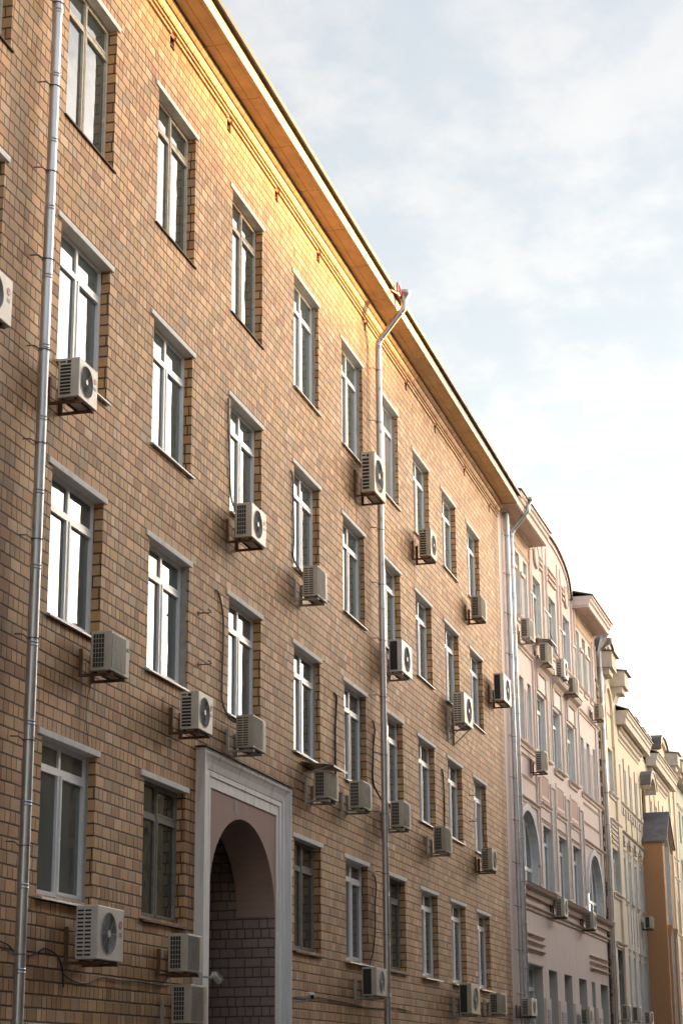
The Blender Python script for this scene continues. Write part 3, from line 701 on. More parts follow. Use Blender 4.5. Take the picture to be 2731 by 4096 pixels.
# ================================================================== DOWNPIPES
def downpipe(label, fr, x, ztop, zbot, r, off=.17, head=None, coll=(), clips=(), gap=1.0):
    t = tag(root_in('downpipe', fr, x, 0, G), label, 'downpipe', 'zinc rain pipes'); L = (0, 0, -G)
    m = MB(); yw = -off
    if head:      # swan neck out to a funnel at the gutter
        zf, yo = head
        P = [(0, yw, zbot), (0, yw, ztop - .12), (0, yw - .015, ztop - .03), (0, yw - .07, ztop + .05), (0, yo + .10, zf - .50), (0, yo + .03, zf - .42), (0, yo, zf - .33), (0, yo, zf - .2)]
    else: P = [(0, yw, zbot), (0, yw, ztop)]
    m.tube(P, r, 20); m.build('pipe', M['zinc'], t, L, smooth=True)
    z = ztop - .15; c = MB(); k = 0
    zs = list(coll)
    if not zs:
        while z > zbot: zs.append(z); z -= gap
    for zz in zs:
        c.tube([(0, yw, zz - .012), (0, yw, zz), (0, yw, zz + .012)], [r + .001, r + .007, r + .001], 20)
        c.tube([(0, yw, zz - .052), (0, yw, zz - .040), (0, yw, zz - .028)], [r + .001, r + .006, r + .001], 20)
    if head:
        zf, yo = head
        d = Vector((0, yo + .10 - (yw - .07), zf - .50 - ztop - .05)).normalized()
        for q in (Vector((0, yw - .07, ztop + .05)), Vector((0, yo + .10, zf - .50))): c.tube([tuple(q - d * .012), tuple(q), tuple(q + d * .012)], [r + .001, r + .008, r + .001], 20)
    c.build('collar', M['zinc'], t, L, smooth=True, split=True)
    zz = ztop - .75 if not clips else None
    cl = list(clips)
    if not cl:
        while zz > zbot: cl.append(zz); zz -= 1.28
    for q in cl:
        b = MB(); b.torus((0, yw, q), r + .008, .006, 20, 5, 'z'); b.tube([(-r - .005, yw, q), (-r - .03, yw + .04, q), (-r - .04, yw + .09, q + .04), (-r - .04, .0, q + .05)], .010, 6)
        b.build('pipe_clip', M['cableg'], t, L)
    if head:
        zf, yo = head; f = MB()
        f.tube([(0, yo, zf - .24), (0, yo, zf - .20), (0, yo, zf - .07), (0, yo, zf - .06), (0, yo, zf), (0, yo, zf + .012), (0, yo, zf + .018), (0, yo, zf - .05)], [r + .004, r + .005, r * 2.0, r * 2.12, r * 2.12, r * 2.2, r * 2.0, r * 1.2], 24)
        f.build('rain_funnel', M['zinc'], t, L, smooth=True)
    return t
downpipe('long zinc downpipe at far left crossing the whole picture height', 'brick', 21.46, 12.6, G + .3, .068, .20, coll=[9.91 + i * .998 for i in range(3, -16, -1)], clips=[8.72 - 1.29 * i for i in range(-3, 11)])
downpipe('middle zinc downpipe with swan neck and funnel at the golden eave', 'brick', 40.02, 12.10, G + .3, .072, .20, head=(13.24, -.84), coll=[11.95 - 1.045 * i for i in range(17)])
downpipe('nearer of the double downpipes, swan neck crossing at the brick corner', 'brick', 57.45, 12.25, G + .3, .075, .22, head=(13.3, -.80))
downpipe('straight farther pipe of the double downpipes, against the pink house', 'pink', .72, 12.75, G + .3, .08, .15, coll=[12.0 - 1.3 * i for i in range(13)])
p5 = downpipe('far zinc downpipe under the pink house eave beside cream house', 'pink', 19.95, 12.35, G + .3, .085, .16, coll=[11.5 - 1.25 * i for i in range(14)])
m = MB(); m.tube([(0, -.16, 12.30), (0, -.22, 12.42), (0, -.45, 12.74), (0, -.45, 12.78)], [.085, .12, .26, .27], 14); m.build('rain_funnel', M['zinc'], p5, (0, 0, -G), smooth=True)

# ================================================================== CABLES, HOOKS, CAMERAS
def smooth_path(P, n=6):
    P = [Vector(p) for p in P]; out = []
    for i in range(len(P) - 1):
        a, b, c, d = P[max(i - 1, 0)], P[i], P[i + 1], P[min(i + 2, len(P) - 1)]
        for k in range(n):
            t = k / n; out.append(.5 * ((2 * b) + (-a + c) * t + (2 * a - 5 * b + 4 * c - d) * t * t + (-a + 3 * b - 3 * c + d) * t ** 3))
    out.append(P[-1]); return out
def cable(label, pts, r=.014, mat='cable', fr='brick'):
    b = pts[-1]; x, y, z = b if len(b) == 3 else (b[0], -.025, b[1])
    P = [(p[0], -.025, p[1]) if len(p) == 2 else p for p in pts]
    P = [Vector((p[0] - x, p[1] - y, p[2] - z)) for p in P]
    m = MB(); m.tube(smooth_path(P), r * .72, 7); o = m.build('cable', M[mat], smooth=True)
    o.location = world(fr, x, y, z); o.rotation_euler = (0, 0, -FR[fr][1])
    tag(o, label, 'cable', 'cables on the walls')
cable('black conduit down left side of second-row window above the portal', [(29.60, 7.05), (29.62, 6.95), (29.63, 6.56), (29.72, 5.91), (29.82, 5.3), (29.95, -.12, 5.02), (30.1, -.25, 4.9)], .022, 'cableg')
cable('grey corrugated conduit beside third-row window above the portal', [(29.06, 3.46), (29.15, 3.46), (29.32, 3.32), (29.47, 2.96), (29.43, 2.09), (29.46, 1.65), (29.74, -.08, 1.40), (29.85, -.22, 1.35)], .024, 'cableg')
cable('grey conduit along the window left edge right of the portal, second row', [(33.45, 6.90), (33.55, 6.86), (33.60, 6.6), (33.66, 5.61), (33.64, 5.2), (33.85, -.12, 4.98), (33.95, -.25, 4.85)], .024, 'cableg')
cable('thick black cable hanging between windows above the hooded unit', [(36.55, 3.12), (36.68, 3.10), (36.72, 2.96), (36.62, 2.48), (36.61, 1.9), (36.62, 1.3)], .028)
cable('black cable hanging just left of the middle downpipe, third row', [(40.0 - .30, 3.10), (39.82, 3.08), (39.92, 2.9), (39.78, 2.59), (39.72, 2.2), (39.80, 1.7), (40.3, -.2, 1.25)], .025)
cable('thick black cable dropping between two windows right of middle downpipe', [(46.90, 3.10), (47.02, 3.05), (47.08, 2.86), (47.12, 2.36), (47.1, 1.73), (46.2, -.2, 1.4)], .025)
cable('long black cable beside the middle downpipe in the lowest row', [(39.60, -.22), (39.75, -.24), (39.86, -.45), (39.75, -.83), (39.72, -1.36), (39.52, -1.83), (39.25, -2.10), (38.6, -.2, -2.4)], .02)
cable('black cable sagging behind the left downpipe at the bottom', [(19.5, -2.72), (20.6, -2.70), (21.41, -2.76), (21.65, -2.84), (22.04, -2.87), (22.3, -2.83), (22.6, -2.75), (22.97, -2.82), (23.15, -2.98), (23.2, -3.2)], .015)
cable('thin black cable running low toward the portal below big fan unit', [(23.2, -3.04), (23.5, -3.10), (23.98, -3.12), (24.5, -3.02), (25.2, -3.03), (25.91, -3.02), (26.7, -3.03), (27.26, -3.0)], .014)
cable('thin grey wire dangling below the green-stickered unit', [(23.7, -.1, .92), (23.72, .7), (23.68, .35), (23.8, -.02), (23.76, -.2)], .007, 'cableg')
cable('dark cable along the lowest wall right of the portal', [(33.2, -2.97), (35.0, -2.90), (37.0, -2.93), (39.3, -2.97), (41.5, -2.90), (43, -2.95)], .016)
cable('black cable from pilaster to fan unit on the pink house', [(8.5, 10.75), (9.0, 10.6), (9.35, -.1, 10.1), (9.4, -.3, 9.7)], .02, 'cable', 'pink')
def hook(label, x, z):
    m = MB(); m.tube([(0, 0, 0), (0, -.10, 0), (0.02, -.17, .0), (.06, -.2, .02), (.08, -.18, .055), (.05, -.15, .07)], .011, 6); m.tube([(0, 0, .0), (0, -.008, 0)], .04, 8)
    o = m.build('wall_hook', M['rust'], smooth=True); o.location = (x, -.001, z); tag(o, label, 'hook', 'iron wall hooks')
hook('upper rusty iron hook in bricks right of plaster-edged window', 28.25, 2.88); hook('lower rusty iron hook in bricks right of plaster-edged window', 28.29, 2.04)
hook('upper small iron hook left of the last third-row window', 50.47, 2.93); hook('lower small iron hook left of the last third-row window', 50.49, 2.23)
def camera_thing(label, loc, rz, tilt):
    t = tag(empty('security_camera', loc, rz), label, 'security camera', 'white security cameras')
    R = Matrix.Rotation(tilt, 4, 'Y')
    def bake(mb):
        mb.v = [tuple(R @ Vector(v)) for v in mb.v]; return mb
    m = MB(); m.tube([(-.10, 0, 0), (-.09, 0, 0), (.11, 0, 0), (.115, 0, 0)], [.04, .047, .047, .043], 16); bake(m).build('housing', M['camw'], t, (0, 0, 0), smooth=True)
    m = MB(); m.tube([(.114, 0, 0), (.118, 0, 0)], [.038, .038], 14); bake(m).build('lens', M['dark'], t, (0, 0, 0))
    m = MB(); m.box(-.09, .15, -.05, .05, .047, .053); bake(m).build('sun_shade', M['camw'], t, (0, 0, 0))
    return t
c1 = camera_thing('white security camera pointing into the passage, beside stacked units', (28.30, -.36, -2.86), radians(-12), radians(28))
m = MB(); m.tube([(-.04, .05, .0), (-.05, .2, .02), (-.05, .22, -.02)], .018, 8); m.build('arm', M['camw'], c1, (0, 0, 0))
c2 = camera_thing('white security camera facing viewer on arm right of the portal', (33.82, -.30, -2.93), radians(205), radians(14))
m = MB(); m.tube([(.0, 0, -.05), (-.05, -.12, -.10), (-.1, -.3, -.1)], .014, 8); m.tube([(.05, 0, -.05), (.2, -.15, -.04), (.25, -.26, -.06)], .011, 8); m.build('arm', M['bracketw'], c2, (0, 0, 0))
m = MB(); m.torus((0, 0, .16), .15, .022, 30, 8, 'y'); m.tube([(-.06, 0, .02), (-.2, .03, .0), (-.42, .08, -.02)], .02, 8)
o = m.build('coiled_hose', M['hose'], smooth=True); o.location = (39.5, -.83, 12.95); tag(o, 'red coiled hose at roof edge above the middle downpipe funnel', 'hose')

# ================================================================== PINK HOUSE
pr = tag(root_in('pink_house', 'pink', 9.8, 0, G, (9.8, 0, G)), 'pale pink stucco house with arched windows, pilasters and curved gable', 'building')
LT = [(1.40, 2.07), (2.76, 3.47), (4.15, 4.78)]; RT = [(14.85, 15.60), (16.30, 17.08), (17.84, 18.50)]; MD = [(5.78, 7.30), (8.80, 10.32), (11.76, 13.34)]
H = []; PW = []
D0 = .20
for a, b in LT + RT:
    H += [(a, b, 9.95, 12.10, 0, D0), (a, b, 5.90, 7.96, 0, D0)]; PW += [(a, b, 9.95, 12.10), (a, b, 5.90, 7.96)]
for a, b in MD:
    H += [(a, b, 9.95, 12.04, 0, D0), (a, b, 5.85, 7.95, 0, D0), (a + .35, b + .35, 1.33, 3.56, 0, D0)]; PW += [(a, b, 9.95, 12.04), (a, b, 5.85, 7.95), (a + .35, b + .35, 1.33, 3.56)]
for a, b in [(1.62, 4.86), (15.22, 18.46)]: H.append((a, b, 1.33, 3.62, 1.5, .25))
LOWW = [(1.63, 5.03), (6.14, 7.70), (9.09, 10.69), (12.14, 13.86), (15.01, 15.83), (17.14, 19.0)]
for a, b in LOWW: H.append((a, b, -3.9, -1.08, 0, .34)); PW.append((a, b, -3.9, -1.08))
w = MB(); rv = MB(); wall_grid(w, 0, 19.65, G, 13.0, H, 0, rv, own=False)
E1 = 19.65
w.quad((0, 0, G), (0, 0, 13), (0, 12, 13), (0, 12, G)); w.quad((E1, 0, G), (E1, 12, G), (E1, 12, 13), (E1, 0, 13)); w.quad((0, 12, G), (0, 12, 13), (E1, 12, 13), (E1, 12, G))
pb = lambda mb, nm, mt, **k: mb.build(nm, M[mt], pr, **k)
pb(w, 'wall', 'pink'); pb(rv, 'arch_reveal', 'white_reveal', split=True)
for a, b, c, d in PW:
    rev = .34 if d < 0 else D0
    add_window(pr, a, b, c, d, 0, 'slim' if b - a < 1.2 else 'pvc', None, None, rev=rev - .06, jamb='white_reveal' if d > 0 else 'greyrender')
def arched_window(a, b, z0, zt, rise, y):
    f = MB(); g = MB(); n = 20; m_ = (a + b) / 2; hw_ = (b - a) / 2; sp = zt - rise
    out = [(a, z0), (b, z0)] + [(m_ + hw_ * cos(pi * i / n), sp + rise * sin(pi * i / n)) for i in range(n + 1)]
    inn = [(a + .09, z0 + .09), (b - .09, z0 + .09)] + [(m_ + (hw_ - .09) * cos(pi * i / n), sp + (rise - .09) * sin(pi * i / n)) for i in range(n + 1)]
    k = len(out)
    for i in range(k):
        j = (i + 1) % k
        for yy in (0, .07): f.quad((out[i][0], yy, out[i][1]), (out[j][0], yy, out[j][1]), (inn[j][0], yy, inn[j][1]), (inn[i][0], yy, inn[i][1]))
        f.quad((inn[i][0], 0, inn[i][1]), (inn[j][0], 0, inn[j][1]), (inn[j][0], .07, inn[j][1]), (inn[i][0], .07, inn[i][1]))
    for q in (.33, .66): xx = a + (b - a) * q; f.box(xx - .06, xx + .06, .002, .068, z0 + .09, sp + rise * sin(math.acos((xx - m_) / hw_)) - .05)
    f.box(a + .09, b - .09, .004, .066, sp - .25, sp - .14)
    g.quad(*[(p[0], .035, p[1]) for p in inn])
    o = f.build('arched_window', M['pvc'], pr, (-9.8, y, -G)); g.build('pane', M['glass'], o, (0, 0, 0))
for a, b in [(1.62, 4.86), (15.22, 18.46)]:
    arched_window(a, b, 1.33, 3.62, 1.5, .17)
    s = MB(); n = 28; m_ = (a + b) / 2
    P = [(m_ - (1.62 + d) * cos(pi * i / n), 2.12 + (1.5 + d) * sin(pi * i / n)) for d in (.04, .26) for i in range(n + 1)]
    s.poly(P[:n + 1] + P[:n:-1], -.075, 0); pb(s, 'arch_moulding', 'white_reveal')
# pilasters with white painted brick
s = MB(); tr = MB()
for a, b in [(4.95, 5.62), (7.52, 8.62), (10.52, 11.58), (13.55, 14.6)]:
    for z0, z1 in ((1.6, 5.0), (6.0, 9.0), (9.9, 11.2)):
        s.box(a + .22, b - .22, -.025, 0, z0, z1)
        for q in (a + .1, b - .18): tr.box(q, q + .08, -.06, 0, z0 - .1, z1 + .12)
        tr.box(a + .18, b - .18, -.055, 0, z0 - .12, z0 - .03); tr.box(a + .18, b - .18, -.055, 0, z1 + .03, z1 + .11)
    for q in (a + .15, b - .25): tr.box(q, q + .10, -.07, 0, 11.35, 13.6 if 7 < a < 12 else 12.9)
for z0, z1 in ((5.9, 7.9), (9.95, 11.4)):
    for a, b in ((2.12, 2.70), (3.52, 4.1), (15.65, 16.25), (17.13, 17.79)):
        if z0 > 9: s.box(a + .04, b - .04, -.02, 0, z0, z1); tr.box(a - .02, b + .02, -.075, 0, z1 + .02, z1 + .15)
        else:
            for q in (a + .08, b - .14): tr.box(q, q + .05, -.03, 0, z0, z1 - .25)
s.box(18.75, 19.4, -.03, 0, 1.6, 10.9); pass
for q in (18.62, 19.42): tr.box(q, q + .1, -.06, 0, 1.5, 12.4)
pb(s, 'pilaster', 'whitebrick', split=True); pb(tr, 'pilaster_moulding', 'pink', split=True)
# ledges and panels
t = MB()
def ledge(mb, a, b, z, d=.14, hh=.16): mb.prism([(0, z - hh), (-d * .35, z - hh), (-d * .45, z - hh * .55), (-d * .85, z - hh * .3), (-d, z - .02), (-d, z), (0, z + .02)], a, b)
ledge(t, 1.4, 5.3, 8.98, .12, .14); ledge(t, 14.6, 19.5, 8.98, .12, .14)
for a, b in [(1.4, 5.3), (14.6, 19.5)]:
    ledge(t, a, b, 5.82, .13, .18); ledge(t, a, b, 4.05, .12, .15); ledge(t, a + .3, b - .3, 4.75, .05, .08); ledge(t, a + .3, b - .3, 5.45, .05, .08)
for a, b in MD:
    ledge(t, a - .1, b + .1, 5.82, .16, .2); ledge(t, a, b + .3, 4.3, .1, .16); ledge(t, a, b + .3, 3.75, .06, .09)
    ledge(t, a - .05, b + .05, 9.92, .13, .16)
for a, b in LT + RT: ledge(t, a - .05, b + .05, 9.93, .14, .2)
for a, b, c, d in [(1.56, 5.25, -.1, 3), (14.75, 18.95, -.1, 3)]:
    for i in range(d): ledge(t, a, b, c - .05 - i * .225, .11, .09)
ledge(t, 1.8, 5.0, .98, .05, .07); ledge(t, 15, 19.2, .98, .05, .07)
pb(t, 'ledge', 'trim', split=True)
t = MB(); ledge(t, 1.5, 19.65, 1.30, .30, .30); ledge(t, 1.45, 19.65, .74, .12, .16); pb(t, 'string_course', 'trim', split=True)
t = MB(); t.prism([(0, 1.325), (-.33, 1.305), (-.33, 1.312), (0, 1.34)], 1.48, 19.65); pb(t, 'ledge_flashing', 'roofm')
t = MB(); f2 = MB()
for a, b in MD: t.box(a + .15, b - .05, -.012, 0, 4.55, 5.2); f2.box(a + .05, b + .05, -.03, 0, 4.42, 4.54); f2.box(a + .05, b + .05, -.03, 0, 5.21, 5.33); f2.box(a + .03, a + .14, -.03, 0, 4.54, 5.21); f2.box(b - .04, b + .06, -.03, 0, 4.54, 5.21)
for a, b in ((1.9, 2.9), (3.6, 4.9)): t.box(a, b, -.012, 0, 9.1, 9.6)
pb(t, 'salmon_panel', 'pinkpanel', split=True); pb(f2, 'panel_moulding', 'pink', split=True)
# pediment hoods over the middle second-floor windows
for a, b in MD:
    s = MB(); a0, b0 = a - .22, b + .22
    s.prism([(0, 8.62), (-.08, 8.64), (-.16, 8.78), (-.30, 8.86), (-.34, 8.95), (-.34, 9.0), (0, 9.06)], a0, b0)
    s.box(a0 + .05, a0 + .30, -.09, 0, 8.0, 8.62); s.box(b0 - .30, b0 - .05, -.09, 0, 8.0, 8.62)
    hd = pb(s, 'window_hood', 'pinksoffit')
    s = MB(); s.box(a0 + .36, b0 - .36, -.06, 0, 8.06, 8.58); s.build('hood_panel', M['white_reveal'], hd, (0, 0, 0))
    s = MB(); s.prism([(0, 9.07), (-.37, 9.01), (-.37, 9.025), (0, 9.085)], a0 - .03, b0 + .03); s.build('flashing', M['roofm'], hd, (0, 0, 0))
# friezes, eaves, gable
t = MB(); t.box(.9, 5.15, -.018, 0, 12.28, 12.70); t.box(14.75, 19.45, -.018, 0, 12.28, 12.70); pb(t, 'frieze', 'frieze', split=True)
t = MB()
for a, b in ((.9, 5.2), (14.7, 19.5)): ledge(t, a, b, 12.78, .10, .12); ledge(t, a, b, 12.28, .05, .07)
pb(t, 'frieze_moulding', 'trim', split=True)
def eave(par, build, a, b, z, d, mats, fh=.42, ret=.0):
    s = MB(); s.box(a, b, -d + .06, .05, z, z + .06); build(s, 'soffit', mats[0])
    s = MB(); s.prism([(-d + .07, z - .015), (-d, z - .015), (-d - .01, z + fh * .42), (-d - .07, z + fh * .5), (-d - .08, z + fh * .72), (-d - .13, z + fh * .8), (-d - .14, z + fh), (-d + .07, z + fh)], a - .0, b + .02)
    s.box(a, a + .07, -d + .07, .0, z - .015, z + fh); s.box(b - .05, b + .02, -d + .07, 0, z - .015, z + fh); build(s, 'fascia', mats[1])
    s = MB(); s.prism([(-d - .19, z + fh + .0), (-d - .19, z + fh + .03), (2.0, z + fh + .75), (2.0, z + fh + .6)], a - .05, b + .12); build(s, 'roof', mats[2])
eave(pr, pb, -.1, 5.12, 12.80, .66, ('pinksoffit', 'pink', 'roofm')); eave(pr, pb, 14.15, 19.3, 12.80, .66, ('pinksoffit', 'pink', 'roofm'))
s = MB(); s.box(.4, 4.8, -.20, .0, 12.775, 12.798); s.box(14.6, 19.0, -.20, 0, 12.775, 12.798); pb(s, 'soffit_strip', 'trim', split=True)  # flat trim-coloured strip along the inner edge of each soffit
n = 30; A = 3.95; P = [(9.55 + A * cos(pi * i / n), 12.95 + 1.33 * sin(pi * i / n) ** .75) for i in range(n + 1)]
s = MB(); s.poly(P, -.03, .35); pb(s, 'gable', 'pink')
s = MB(); Q = [(9.55 + (A + .16) * cos(pi * i / n), 12.95 + 1.47 * sin(pi * i / n) ** .75) for i in range(n + 1)]
s.poly(P + Q[::-1], -.14, .5); pb(s, 'gable_roofing', 'roofm')
s = MB(); Q2 = [(9.55 + (A - .25) * cos(pi * i / n), 12.95 + 1.10 * sin(pi * i / n) ** .75) for i in range(n + 1)]; P2 = [(9.55 + (A - .08) * cos(pi * i / n), 12.95 + 1.25 * sin(pi * i / n) ** .75) for i in range(n + 1)]
s.poly(P2 + Q2[::-1], -.075, -.03); pb(s, 'gable_moulding', 'trim')
for cx in (6.5, 12.6):
    s = MB(); R1 = [(cx + .42 * cos(2 * pi * i / 28), 12.82 + .42 * sin(2 * pi * i / 28)) for i in range(28)]; s.poly(R1, -.06, -.02); md = pb(s, 'medallion', 'pink')
    s = MB(); s.torus((cx, -.06, 12.82), .40, .035, 30, 6); s.build('medallion_ring', M['trim'], md, (0, 0, 0), smooth=True)
s = MB()
for a, b, z in ((6.95, 7.6, 12.55), (8.75, 10.4, 12.55), (11.6, 12.1, 12.55)):
    for i in range(3): s.box(a, b, -.075, -.005, z + i * .21, z + i * .21 + .075)
pb(s, 'gable_bar', 'trim', split=True)
# low piers between the bottom windows
s = MB(); q = MB()
for a, b in ((5.15, 6.05), (7.8, 9.0), (10.8, 12.05), (13.95, 14.9), (15.95, 17.05)):
    s.box(a, b, -.06, 0, G, -2.0); q.box(a + .2, b - .2, -.085, -.06, G, -2.35)
pb(s, 'low_pier', 'pink', split=True); pb(q, 'pier_bricks', 'whitebrick', split=True)
m = MB(); m.prism([(0, -1.0), (-.05, -1.0), (-.05, -1.055), (0, -1.065)], 1.55, 5.1); pb(m, 'window_drip', 'trim')
s = MB(); s.prism([(-.0, 13.0), (0, 13.05), (6, 15.0), (12, 13.05), (12, 13.0)], 0, E1); pb(s, 'main_roof', 'roofm')
s = MB(); s.box(14.0, 19.0, .3, 3.0, 13.0, 13.72)
for i in range(9): s.box(14.1 + i * .55, 14.2 + i * .55, .24, .3, 13.0, 13.7)
pb(s, 'attic', 'pink', split=True)
s = MB(); s.prism([(.16, 13.72), (.16, 13.75), (3.1, 13.9), (3.1, 13.72)], 13.9, 19.1); pb(s, 'attic_roof', 'white_reveal')

# ================================================================== CREAM HOUSE
cr = tag(root_in('cream_house', 'cream', 8, 0, G, (8, 0, G)), 'cream stucco house with bracketed eaves and an ochre gabled oriel', 'building')
cb = lambda mb, nm, mt, **k: mb.build(nm, M[mt], cr, **k)
H = []; CW = []
BX = [(5.95, 6.75), (7.95, 8.65), (9.92, 10.65), (12.0, 12.75)]
for a, b in BX:
    H += [(a, b, 7.0, 8.58), (a, b, 2.75, 4.55), (a, b, -3.0, .45)]
TA = [(2.75, 4.15, 6.95, 8.75), (2.77, 4.55, 2.87, 4.6), (2.85, 5.0, -3.0, .52)]
H += TA
for a in (18.2, 20.4, 22.6, 24.8): H += [(a, a + .8, 7.0, 8.58), (a, a + .8, 2.75, 4.55), (a, a + .8, -3.0, .45)]
TC = [(28.2, 29.6, 6.95, 8.75), (28.2, 29.8, 2.87, 4.6), (28.2, 30.0, -3.0, .5)]; H += TC
H.append((2.2, 4.25, 8.92, 11.3, 1.0, .10)); H.append((14.5, 16.1, 7.2, 8.95, .8, .12))
CW = [h for h in H if len(h) == 4]
w = MB(); rv = MB(); wall_grid(w, 0.15, 31.0, G, 10.15, [h for h in H if h[3] < 10], 0, rv, .2, own=False)
def tower(a, b, hole=None):
    wall_grid(w, a, b, 10.15, 12.1, [hole] if hole else [], 0, rv, .1)
    w.quad((b, 0, 10.15), (b, 4, 10.15), (b, 4, 12.1), (b, 0, 12.1)); w.quad((a, 0, 10.15), (a, 0, 12.1), (a, 4, 12.1), (a, 4, 10.15))
    w.quad((a, 0, 12.1), (b, 0, 12.1), (b, 4, 12.1), (a, 4, 12.1))
tower(.15, 5.65); tower(27.3, 31.0)
w.quad((.15, 0, G), (.15, 0, 10.15), (.15, 10, 10.15), (.15, 10, G)); w.quad((31, 0, G), (31, 10, G), (31, 10, 10.15), (31, 0, 10.15)); w.quad((.15, 10, G), (.15, 10, 10.15), (31, 10, 10.15), (31, 10, G))
cb(w, 'wall', 'cream'); cb(rv, 'niche_reveal', 'cream', split=True)
for a, b, c, d in CW: add_window(cr, a, b, c, d, 0, 'slim' if b - a < 1.2 else 'pvc', None, None, rev=.16, jamb='white_reveal')
s = MB()      # blind arch on the first tower above the eave line, backed by a shallow recess
n = 20
P = [(3.2 - 1.05 * cos(pi * i / n), 10.25 + 1.05 * sin(pi * i / n)) for i in range(n + 1)]; Q = [(3.2 - 1.25 * cos(pi * i / n), 10.25 + 1.25 * sin(pi * i / n)) for i in range(n + 1)]
s.poly(P + Q[::-1], -.10, 0); s.box(1.95, 2.15, -.10, 0, 8.95, 10.25); s.box(4.25, 4.45, -.10, 0, 8.95, 10.25); cb(s, 'blind_arch', 'cream')
s = MB()
for a, b in ((.6, 1.6), (4.45, 5.6), (27.4, 28.4), (30.0, 30.95)): s.box(a, b, -.09, 0, G, 11.3)
cb(s, 'pilaster', 'cream', split=True)
for a, b in ((.35, 1.75), (4.5, 5.85), (27.2, 28.5), (29.8, 31.1)):
    s = MB(); s.box(a, b, -.64, 0, 11.62, 12.30); s.box(a + .1, b - .2, -.50, 0, 11.36, 11.62); s.prism([(0, 10.95), (-.08, 10.95), (-.2, 11.2), (-.24, 11.36), (0, 11.36)], a + .1, b - .25)
    ct = cb(s, 'cornice_block', 'creamtrim'); s = MB(); s.prism([(-.76, 12.27), (-.76, 12.30), (0, 12.42), (0, 12.31)], a - .05, b + .3); s.build('block_roofing', M['roofm'], ct, (0, 0, 0))
def seg_gable(a, b, z, rise, y0, y1, nm):
    n = 16; m_ = (a + b) / 2; hw_ = (b - a) / 2
    P = [(m_ - hw_ * cos(pi * i / n), z + rise * sin(pi * i / n) ** .8) for i in range(n + 1)]
    s = MB(); s.poly(P + [(b, z - .35), (a, z - .35)], y0, y1); g = cb(s, nm, 'cream')
    P2 = [(m_ - (hw_ - .28) * cos(pi * i / n), z - .02 + (rise - .28) * sin(pi * i / n) ** .8) for i in range(n + 1)]
    s = MB(); s.poly(P + P2[::-1], y0 - .14, y0); s.build('gable_moulding', M['creamtrim'], g, (0, 0, 0))
    P3 = [(m_ - (hw_ + .12) * cos(pi * i / n), z + .02 + (rise + .1) * sin(pi * i / n) ** .8) for i in range(n + 1)]
    s = MB(); s.poly(P + P3[::-1], y0 - .24, y1 + .1); s.build('gable_roofing', M['roofm'], g, (0, 0, 0))
seg_gable(1.55, 4.75, 12.42, .95, -.05, 1.2, 'arched_gable'); seg_gable(26.0, 30.2, 12.35, .9, .3, 1.6, 'arched_gable')
# eaves of the two recessed bays
for a, b in ((5.3, 14.5), (17.2, 26.8)):
    s = MB(); s.box(a, b, -.44, .05, 10.14, 10.2); cb(s, 'soffit', 'creamtrim')
    s = MB(); s.prism([(-.40, 10.12), (-.50, 10.12), (-.505, 10.40), (-.56, 10.44), (-.57, 10.58), (-.62, 10.62), (-.62, 10.72), (-.40, 10.72)], a - .02, b + .03); s.box(a - .02, a + .06, -.40, 0, 10.12, 10.72); s.box(b - .05, b + .03, -.40, 0, 10.12, 10.72); cb(s, 'fascia', 'creamtrim')
    s = MB(); s.prism([(0, 9.62), (-.04, 9.63), (-.06, 9.74), (-.14, 9.80), (-.15, 9.92), (-.24, 9.98), (-.25, 10.13), (0, 10.13)], a + .4, b - .9); cb(s, 'cornice_moulding', 'creamtrim')
    s = MB(); s.prism([(-.68, 10.72), (-.68, 10.75), (3.5, 12.3), (3.5, 12.1)], a - .06, b + .1); cb(s, 'eave_roof', 'roofm')
for a in (13.7, 16.6, 18.6):
    s = MB(); s.box(a, a + 1.0, .1, 1.6, 10.9, 11.85); dm = cb(s, 'dormer', 'cream'); s = MB(); s.prism([(-.08, 11.84), (-.08, 11.88), (1.8, 12.15), (1.8, 11.84)], a - .25, a + 1.2); s.build('dormer_roof', M['roofm'], dm, (0, 0, 0))
s = MB(); s.prism([(0, 10.16), (0, 10.3), (5, 11.6), (10, 10.3), (10, 10.16)], .15, 31); cb(s, 'main_roof', 'roofm')
# trim of the bay fronts
t = MB(); gr = MB()
for a0 in (5.7, 17.9):
    b0 = a0 + 7.9
    ledge(t, a0, b0, 6.88, .14, .16); ledge(t, a0, b0, 5.62, .18, .18)
    for i in range(9): t.box(a0 + .25 + i * .85, a0 + .65 + i * .85, -.06, 0, 6.42, 6.72)
    for i in range(4): t.box(a0 + .25 + i * 2.0, a0 + 1.25 + i * 2.0, -.13, 0, 5.2, 5.44); t.box(a0 + .5 + i * 2.0, a0 + 1.0 + i * 2.0, -.11, 0, 5.02, 5.2)
    for i in range(4): ledge(t, a0 + .1 + i * 2.02, a0 + 1.1 + i * 2.02, 4.85, .09, .14); ledge(t, a0 + .1 + i * 2.02, a0 + 1.1 + i * 2.02, 2.70, .12, .14); ledge(t, a0 + .1 + i * 2.02, a0 + 1.1 + i * 2.02, .72, .09, .14)
    for i in range(5): xx = a0 - .05 + i * 2.0; gr.box(xx, xx + .12, -.05, 0, 1.0, 9.0); gr.box(xx + .2, xx + .26, -.03, 0, 1.0, 9.0)
for a, b, z in ((2.4, 5.5, 5.75), (2.4, 5.4, 2.75), (2.5, 5.3, .8), (2.4, 4.7, 6.85), (27.9, 30.4, 5.75), (27.9, 30.4, 2.75), (27.9, 30.4, .8), (27.9, 30.4, 6.85)): ledge(t, a, b, z, .14, .2)
for i in range(4): t.box(2.6, 5.2, -.05, 0, 4.78 + i * .2, 4.88 + i * .2)
